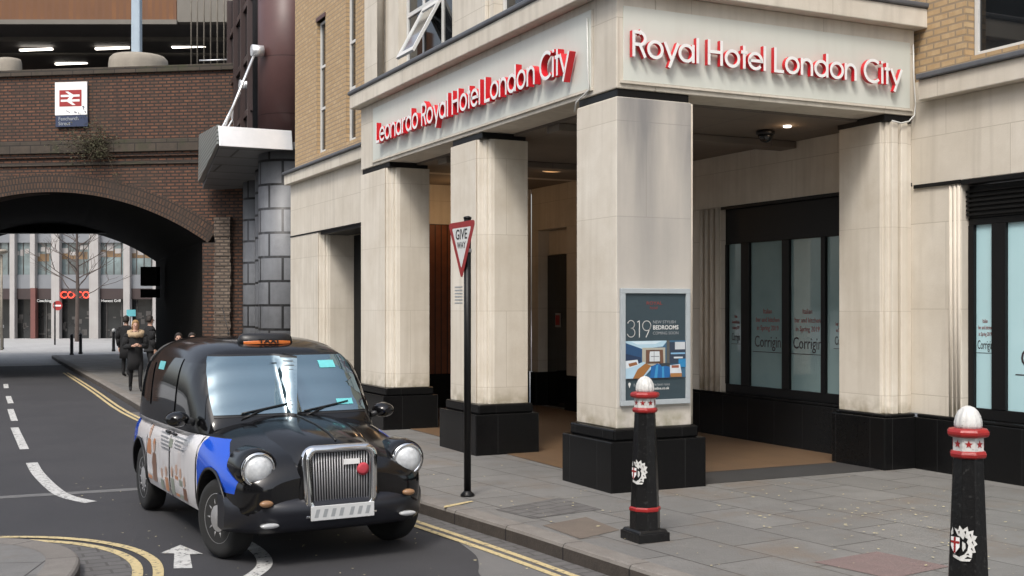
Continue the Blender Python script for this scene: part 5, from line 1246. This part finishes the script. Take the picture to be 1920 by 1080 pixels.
# grille: chrome surround, dark slats
def rrect(w, h, r, n=5):
    P = []
    for cx_, cy_, a0 in ((w/2-r,h/2-r,0),(-w/2+r,h/2-r,90),(-w/2+r,-h/2+r,180),(w/2-r,-h/2+r,270)):
        for i in range(n+1): P.append((cx_+r*cos(radians(a0+90*i/n)), cy_+r*sin(radians(a0+90*i/n))))
    return P
GC = .70; XG = 2.165
def gring(w, h, r, x, top=0): return [Vector((x-.05*max(0,(p[1]/h+.5))*0-.03*(p[1]/.5), p[0]*(1-.10*(.5-p[1]/h)*.6), GC+p[1])) for p in rrect(w,h,r)]
b = MB(); O1 = gring(.66,.56,.11,XG-.02); O2 = gring(.645,.545,.10,XG+.035); I2 = gring(.53,.455,.06,XG+.045); I1 = gring(.51,.44,.05,XG+.01)
b.loft([O1,O2,I2,I1], caps=False); gr = tfin('grille', b, M['chrome'])
b = MB(); b.plate(gring(.53,.455,.06,XG+.004), (-.01,0,0)); tfin('grille_back', b, M['black'], gr)
b = MB()
for i in range(21):
    y = -.235+i*.0235; b.tube((XG+.012+.03*.40,y*.96,GC-.215),(XG+.012-.03*.40,y,GC+.215),.006,n=6)
tfin('grille_slat', b, M['slat'] if 'slat' in M else M['alloy'], gr)
b = MB(); b.obox((XG+.02,-.02,.415),(0,.0,0.0001),(0,.0001,0),(0.0001,0,0)) if 0 else b.box(XG-.02,XG+.05,-.31,.31,.395,.425); tfin('grille_sill', b, M['chrome'], gr, bevel=.01)
b = MB(); b.plate([Vector((XG+.028,y,GC+z)) for y, z in ((.02,.16),(.16,.16),(.16,.115),(.02,.115))], (.006,0,0)); tfin('grille_badge', b, M['white'], gr)
b = MB(); b.lathe([(.001,.0),(.05,.002),(.055,.008),(.03,.014),(.001,.016)], (XG+.035,.185,GC+.07), 14, axis='X'); tfin('red_rosette', b, flat('pink red cloth', (.50,.05,.07), .7), gr)
# headlamps, indicators, fog lamps
for s in (-1,1):
    cx_, cy_, cz_ = 2.035, s*.655, .80
    b = MB(); b.lathe([(.145,-.16),(.148,-.01),(.138,.030),(.118,.034),(.112,.02)], (cx_,cy_,cz_), 32, axis='X', caps=False); hl = tfin('headlight', b, M['chrome'])
    b = MB(); b.lathe([(.113,.018),(.10,.044),(.07,.062),(.035,.071),(.001,.074)], (cx_,cy_,cz_), 32, axis='X', caps=False); tfin('lens', b, M['brightlens'], hl)
    b = MB(); b.lathe([(.112,.010),(.095,-.03),(.06,-.065),(.02,-.08),(.001,-.08)], (cx_,cy_,cz_), 32, axis='X', caps=False); tfin('reflector', b, M['lamprefl'], hl)
    b = MB(); b.lathe([(.016,-.08),(.02,-.02),(.016,.0),(.001,.004)], (cx_,cy_,cz_), 16, axis='X'); tfin('bulb', b, M['lens'], hl)
    b = MB(); b.lathe([(.17,-.30),(.175,-.10),(.165,-.01),(.150,.012)], (cx_,cy_,cz_), 32, axis='X', caps=False); tfin('lamp_pod', b, M['taxi'], hl)
# bumper
def bump_ring(z, off):
    P = []
    for i in range(25):
        a = -1+2*i/24; y = a*.87; x = 2.20-.30*abs(a)**4-.045*a*a+off; P.append((x,y,z))
    return P
b = MB(); rings = []
for i in range(25):
    a = -1+2*i/24; y = a*.875; x = 2.215-.33*abs(a)**5-.05*a*a
    rings.append([Vector((x-.20,y,.30)),Vector((x-.05,y,.285)),Vector((x-.005,y,.33)),Vector((x,y,.40)),Vector((x+.012,y,.43)),Vector((x+.012,y,.49)),Vector((x-.01,y,.52)),Vector((x-.06,y,.565)),Vector((x-.20,y,.58))])
b.loft(rings); bm_ = tfin('bumper', b, flat('dark blue black plastic', (.012,.013,.018), .35))
for s in (-1,1):
    b = MB(); c = Vector((2.155, s*.62, .535)); b.loft([[c+Vector((dx, .055*k*cos(2*pi*i/20)+0, .028*k*sin(2*pi*i/20))) for i in range(20)] for dx, k in ((-.02,1),(.012,1),(.028,.75),(.034,.1))]); tfin('indicator', b, M['amber'], bm_)
    b = MB(); c = Vector((2.175, s*.60, .36)); b.loft([[c+Vector((dx, .075*k*cos(2*pi*i/20), .022*k*sin(2*pi*i/20))) for i in range(20)] for dx, k in ((-.03,1),(.02,1),(.030,.8),(.034,.1))]); tfin('fog_lamp', b, M['lens'], bm_)
b = MB(); b.box(2.225,2.238,-.275,.275,.375,.495); npl = tfin('number_plate', b, M['plate'] if 'plate' in M else M['white'], None, .004)
b = MB()
for k, y in enumerate((-.225,-.155,-.085,-.015,.075,.145,.215)):
    b.plate([Vector((2.2385,yy,zz_)) for yy, zz_ in ((y-.022,.402),(y+.010,.402),(y+.028,.468),(y-.004,.468))], (.0008,0,0))
tfin('plate_marking', b, M['lettgrey'], npl)
# windscreen with wipers and stickers
def wpatch(y0,y1,z0,z1,off,ny=26,nz=12,inset=0.0):
    def fn(u, v):
        z = z0+(z1-z0)*v; lim = lerp_tab([(1.14,.70),(1.4,.66),(1.6,.60),(1.70,.50)], z); y = max(-lim,min(lim, y0+(y1-y0)*u)) if inset else (y0+(y1-y0)*u)
        e = .01; px_ = gh_x(y,z); n_ = Vector((1, (gh_x(y-e,z)-gh_x(y+e,z))/(2*e), (gh_x(y,z-e)-gh_x(y,z+e))/(2*e))).normalized()
        return Vector((px_,y,z))+n_*off
    m = MB(); m.grid(fn, [i/ny for i in range(ny+1)], [i/nz for i in range(nz+1)]); bmesh.ops.recalc_face_normals(m.bm, faces=m.bm.faces[:])
    return m
def wscreen(z0, z1, off):
    def fn(u, v):
        z = z0+(z1-z0)*v; lim = lerp_tab([(1.12,.715),(1.3,.715),(1.5,.695),(1.62,.665),(1.68,.63)], z); y = lim*(2*u-1)
        e = .01; px_ = gh_x(y,z); n_ = Vector((1, (gh_x(y-e,z)-gh_x(y+e,z))/(2*e), (gh_x(y,z-e)-gh_x(y,z+e))/(2*e))).normalized()
        return Vector((px_,y,z))+n_*off
    m = MB(); m.grid(fn, [i/30 for i in range(31)], [i/14 for i in range(15)]); bmesh.ops.recalc_face_normals(m.bm, faces=m.bm.faces[:]); return m
ws = tfin('windscreen', wscreen(1.15,1.655,.010), M['screen'])
tfin('screen_seal', wscreen(1.13,1.675,.005), M['black'], ws)
for y0,y1,z0,z1 in ((.36,.52,1.535,1.60),(.44,.60,1.20,1.25)): tfin('sticker', wpatch(y0,y1,z0,z1,.014,6,3), M['cyan'], ws)
for y0 in (-.48,.10):
    b = MB(); P = [Vector((gh_x(y0+.45*i/6, 1.165+.012*i)+.030, y0+.45*i/6, 1.165+.012*i)) for i in range(7)]; b.path(P, .008, 6); b.tube((P[0].x+.03,y0-.0,1.12), P[3], .007, n=6); tfin('wiper', b, M['black'])
# doors, door windows, handles, mirrors: both flanks
def flank(fn_y, x0,x1,z0,z1,s,off,rad=.05,nx=14,nz=10):
    def fn(u, v):
        x = x0+(x1-x0)*u; z = z0+(z1-z0)*v; return Vector((x, s*(fn_y(x,z)+off), z))
    m = MB(); m.grid(fn, [i/nx for i in range(nx+1)], [i/nz for i in range(nz+1)]); bmesh.ops.recalc_face_normals(m.bm, faces=m.bm.faces[:])
    bmesh.ops.solidify(m.bm, geom=m.bm.faces[:], thickness=-.006) if 0 else None
    # turn faces outward
    m.bm.normal_update()
    if sum(f.normal.y*s for f in m.bm.faces) < 0: bmesh.ops.reverse_faces(m.bm, faces=m.bm.faces[:])
    return m
for s in (-1,1):
    for nm, x0, x1 in (('front',.03,.98),('rear',-.98,.0)):
        d = tfin('door', flank(body_y, x0+.012, x1-.012, .335, 1.04, s, .007), M['taxi'])
        b = MB(); hx = x0+.10 if nm == 'front' else x1-.12; y = s*(body_y(hx,.93)+.02); b.tube((hx-.07,y,.93),(hx+.07,y,.93),.014,n=8); tfin('handle', b, M['black'], d)
    # dark shut lines
    b = MB()
    for x in (.98,.015,-.99): b.path([Vector((x, s*(body_y(x,z)+.004), z)) for z in (.32,.45,.6,.8,.95,1.03,1.06)], .006, 5)
    tfin('shut_line', b, M['black'])
    for x0,x1,z0,z1 in ((.10,.60,1.12,1.60),(-.92,.02,1.12,1.63),(-1.60,-1.02,1.13,1.56)):
        def fn(u, v, x0=x0,x1=x1,z0=z0,z1=z1):
            z = z0+(z1-z0)*v; xe = x1-(.0 if x1 < .5 else -.26*(1-v)) ; xs = x0+(.16*v if x0 < -1.5 else 0); x = xs+(xe-xs)*u; return Vector((x, s*(gh_y(x,z)+.007), z))
        m = MB(); m.grid(fn, [i/10 for i in range(11)], [i/10 for i in range(11)]); m.bm.normal_update()
        if sum(f.normal.y*s for f in m.bm.faces) < 0: bmesh.ops.reverse_faces(m.bm, faces=m.bm.faces[:])
        w = tfin('side_window', m, M['sideglass'] if 'sideglass' in M else M['glass'])
        if x0 == -.92: tfin('sticker', flank(gh_y, -.80,-.56,1.50,1.58,s,.012,nx=4,nz=3), M['cyan'], w)
    b = MB(); c = Vector((.72, s*.985, 1.12)); b.loft([[c+Vector((dx, .105*k*cos(2*pi*i/20), .072*k*sin(2*pi*i/20))) for i in range(20)] for dx, k in ((-.06,.9),(-.04,1.0),(.02,.95),(.07,.7),(.10,.25))]); mi_ = tfin('mirror', b, M['taxi'])
    b = MB(); b.tube((.74,s*.84,1.08),(.73,s*.96,1.11),.030,.024,10); tfin('mirror_arm', b, M['black'], mi_)
# printed advert: figures and lines of small print on each flank
adm = [flat('advert orange', (.50,.22,.10), .3), flat('advert brown', (.20,.10,.06), .3), flat('advert green grey', (.26,.29,.24), .3), flat('advert grey print', (.22,.23,.25), .3), flat('advert skin', (.50,.33,.25), .3)]
def blobpts(cx_, cz_, rx, rz, n=14): return [(cx_+rx*cos(2*pi*i/n), cz_+rz*sin(2*pi*i/n)) for i in range(n)]
for s in (-1,1):
    b = MB(); k = 0
    def dec(pts, mi):
        global k
        k += 1; b.face([Vector((x, s*(body_y(x,z)+.009+.0006*(k%9)), z)) for x, z in pts], mi)
    for fx, h, m1, m2 in ((-.86,.92,0,1),(-.62,.80,1,0)):
        dec([(fx-.09,.40),(fx+.09,.40),(fx+.10,h-.22),(fx+.06,h-.12),(fx-.06,h-.12),(fx-.10,h-.22)], m1); dec(blobpts(fx,h-.05,.05,.065), 4); dec([(fx-.055,h-.03),(fx+.055,h-.03),(fx+.03,h+.02),(fx-.03,h+.02)], m2)
    for j, (fx, h, m1) in enumerate(((.14,.66,2),(.30,.70,0),(.46,.68,2),(.60,.62,1),(-.10,.64,0),(-.30,.60,2))):
        dec([(fx-.065,.37),(fx+.065,.37),(fx+.06,h-.14),(fx-.06,h-.14)], m1); dec(blobpts(fx,h-.08,.038,.05), 4)
    for j in range(5):
        x0 = -.42+.03*j; dec([(x0,.90-.034*j),(x0+.36-.05*(j%2),.90-.034*j),(x0+.36-.05*(j%2),.915-.034*j),(x0,.915-.034*j)], 3)
    for j in range(4): dec([(.20,.91-.034*j),(.58-.06*(j%3),.91-.034*j),(.58-.06*(j%3),.922-.034*j),(.20,.922-.034*j)], 3)
    dec([(-.02,.80),(.12,.80),(.12,.88),(-.02,.88)], 2)
    b.bm.normal_update()
    for f in b.bm.faces:
        if f.normal.y*s < 0: f.normal_flip()
    bmesh.ops.triangulate(b.bm, faces=b.bm.faces[:]); tfin('advert', b, adm)
# wheels
for x in AX:
    for s in (-1,1):
        st = radians(15) if x > 0 else 0.0
        w = D.objects.new('wheel', None); C.objects.link(w); w.parent = taxi; w.location = (x, s*.745, WR); w.rotation_euler = (0,0,st)
        b = MB(); b.lathe([(.215,-.085),(.27,-.10),(.318,-.088),(.335,-.06),(.335,.06),(.318,.088),(.27,.10),(.215,.085)], (0,0,0), 40, axis='Y'); finish('tyre', b.bm, M['rubber'], w, base=False, uv=False)
        b = MB(); b.lathe([(.218,.07*s),(.212,.088*s),(.195,.075*s),(.17,.072*s),(.09,.090*s),(.05,.100*s),(.001,.102*s)], (0,0,0), 40, axis='Y', caps=False)
        for k in range(10):
            a = 2*pi*k/10; b.tube((.12*cos(a),.082*s,.12*sin(a)),(.165*cos(a),.074*s,.165*sin(a)),.009,.012,6)
        finish('rim', b.bm, M['alloy'], w, base=False, uv=False)
b = MB(); b.box(-1.9,1.9,-.60,.60,.24,.30); tfin('underbody', b, M['black'])
# roof sign
b = MB(); rr = []
for z, kx, ky in ((1.74,1,1),(1.80,1.0,1.0),(1.842,.86,.94),(1.862,.55,.82),(1.866,.1,.6)):
    rr.append([Vector((.16+.11*kx*cos(2*pi*i/32), -.02+.27*ky*(1 if sin(2*pi*i/32) > 0 else -1)*abs(sin(2*pi*i/32))**.8, z)) for i in range(32)])
b.loft(rr); rs = tfin('roof_sign', b, M['black'])
def sgx(y, z): return .16+.11*sqrt(max(0,1-(abs(y)/.27)**2.5))
b = MB(); b.grid(lambda u, v: Vector((sgx((u-.5)*.46, 0)+.004-.016*max(0,v-.45)*2, -.02+(u-.5)*.46, 1.765+.058*v*(1-.25*abs(2*u-1)**2))), [i/20 for i in range(21)], [i/5 for i in range(6)]); bmesh.ops.recalc_face_normals(b.bm, faces=b.bm.faces[:]); tfin('sign_lens', b, M['orange'], rs)
b = text_bm('TAXI', .056, .002, xform=frame_at((.279,-.02,1.79),(0,1,0),(0,0,1)), squash=1.6, bold=.0015); tfin('lettering', b, M['black'], rs)
b = MB(); b.tube((-1.2,.0,1.825),(-1.2,.0,1.85),.012,n=8); b.tube((-1.2,0,1.85),(-1.45,0,2.12),.004,n=6); tfin('aerial', b, M['black'])
HD = radians(3.8); TSC = .965
hvec = Vector((sin(HD), -cos(HD), 0)); lv = Vector((cos(HD), sin(HD), 0))
wheel0 = Vector((2.26, 10.12, 0)); ctr = wheel0+lv*.745*TSC-hvec*1.44*TSC
taxi.location = (ctr.x, ctr.y, .006); taxi.rotation_euler = (0,0,atan2(hvec.y,hvec.x)); taxi.scale = (TSC, 1.02, 1.01)

# ------------------------------------------------------------------ far side of the street (seen in the glass)
op = thing('opposite_building', 'pale stone office facade across the street reflected in the windows', 'building', (-14,0,0))
m = MB(); m.box(-20,-11,-30,9,0,17); finish('wall', m.bm, M['oppstone'], op)
m = MB()
for k in range(11):
    for j in range(5): m.box(-10.998,-10.97,-28+k*3.4,-26.2+k*3.4,1.2+j*3.3,3.4+j*3.3)
finish('window', m.bm, M['glass'], op)
op = thing('stone_building', 'grey stone building closing the street behind the viewer', 'building', (0,-70,0))
m = MB(); m.box(-9,24,-80,-67,0,11); finish('wall', m.bm, M['oppstone'], op)
m = MB()
for k in range(9):
    for j in range(3): m.box(-7+k*3.4,-5.2+k*3.4,-66.998,-66.97,1.2+j*3.3,3.4+j*3.3)
finish('window', m.bm, M['glass'], op)

# ------------------------------------------------------------------ daylight
sc = bpy.context.scene
w = D.worlds.new('World'); sc.world = w; w.use_nodes = True
n = w.node_tree.nodes; l = w.node_tree.links; bg = n['Background']
sky = n.new('ShaderNodeTexSky'); sky.sky_type = 'NISHITA'; sky.sun_disc = False
EL, AZ = radians(52), radians(-136)      # azimuth of the sun, clockwise from +Y
sky.sun_elevation = EL; sky.sun_rotation = AZ; sky.air_density = 1.0; sky.dust_density = 4.0; sky.ozone_density = 1.0
hs = n.new('ShaderNodeHueSaturation'); hs.inputs['Saturation'].default_value = .5; l.new(sky.outputs[0], hs.inputs['Color']); l.new(hs.outputs[0], bg.inputs['Color'])
bg.inputs['Strength'].default_value = .15
sd = D.lights.new('sun', 'SUN'); sd.energy = 1.15; sd.angle = radians(13); sd.color = (1,.95,.88)
so = D.objects.new('sun', sd); C.objects.link(so)
dv = Vector((sin(AZ)*cos(EL), cos(AZ)*cos(EL), sin(EL))); so.rotation_euler = dv.to_track_quat('Z','Y').to_euler(); so.location = dv*60
sc.view_settings.view_transform = 'Standard'; sc.view_settings.look = 'None'; sc.view_settings.exposure = .78; sc.view_settings.gamma = 1
sc.cycles.use_denoising = True; sc.cycles.max_bounces = 6
SPLIT = {'wall_rib','wall_pilaster','soffit_beam','window_bar','timber_interior','blind','shop_display','beam','end_wall','entablature','entrance_door','facade_bar','ground_storey_wall','louvre','plinth','panel_trim','pier_rib','window_lintel','doorway_lintel','portico_roof','rear_wall','window_head','wing_wall','wiper','aerial','shut_line','base','junction_box','bracket','far_portal'}
def islands(bm):
    bm.verts.index_update(); seen = set(); out = []
    for v in bm.verts:
        if v.index in seen: continue
        comp = set(); st = [v]; seen.add(v.index)
        while st:
            x = st.pop(); comp.add(x.index)
            for e in x.link_edges:
                y = e.other_vert(x)
                if y.index not in seen: seen.add(y.index); st.append(y)
        out.append(comp)
    return out
for o in list(D.objects):
    nm = o.name.split('.')[0]
    if o.type != 'MESH' or not (nm in SPLIT or (nm == 'window' and o.parent and o.parent.name in ('opposite_building','stone_building'))) or o.data.users > 1: continue
    bm = bmesh.new(); bm.from_mesh(o.data); comps = islands(bm); bm.free()
    if len(comps) < 2: continue
    src = o.data
    for k, comp in enumerate(comps):
        bm = bmesh.new(); bm.from_mesh(src); bm.verts.ensure_lookup_table()
        bmesh.ops.delete(bm, geom=[v for v in bm.verts if v.index not in comp], context='VERTS')
        me = D.meshes.new(nm); bm.to_mesh(me); bm.free()
        for m_ in src.materials: me.materials.append(m_)
        if k == 0: o.data = me
        else: c = o.copy(); c.data = me; C.objects.link(c)
for o in D.objects:
    if 'site' in o: del o['site']
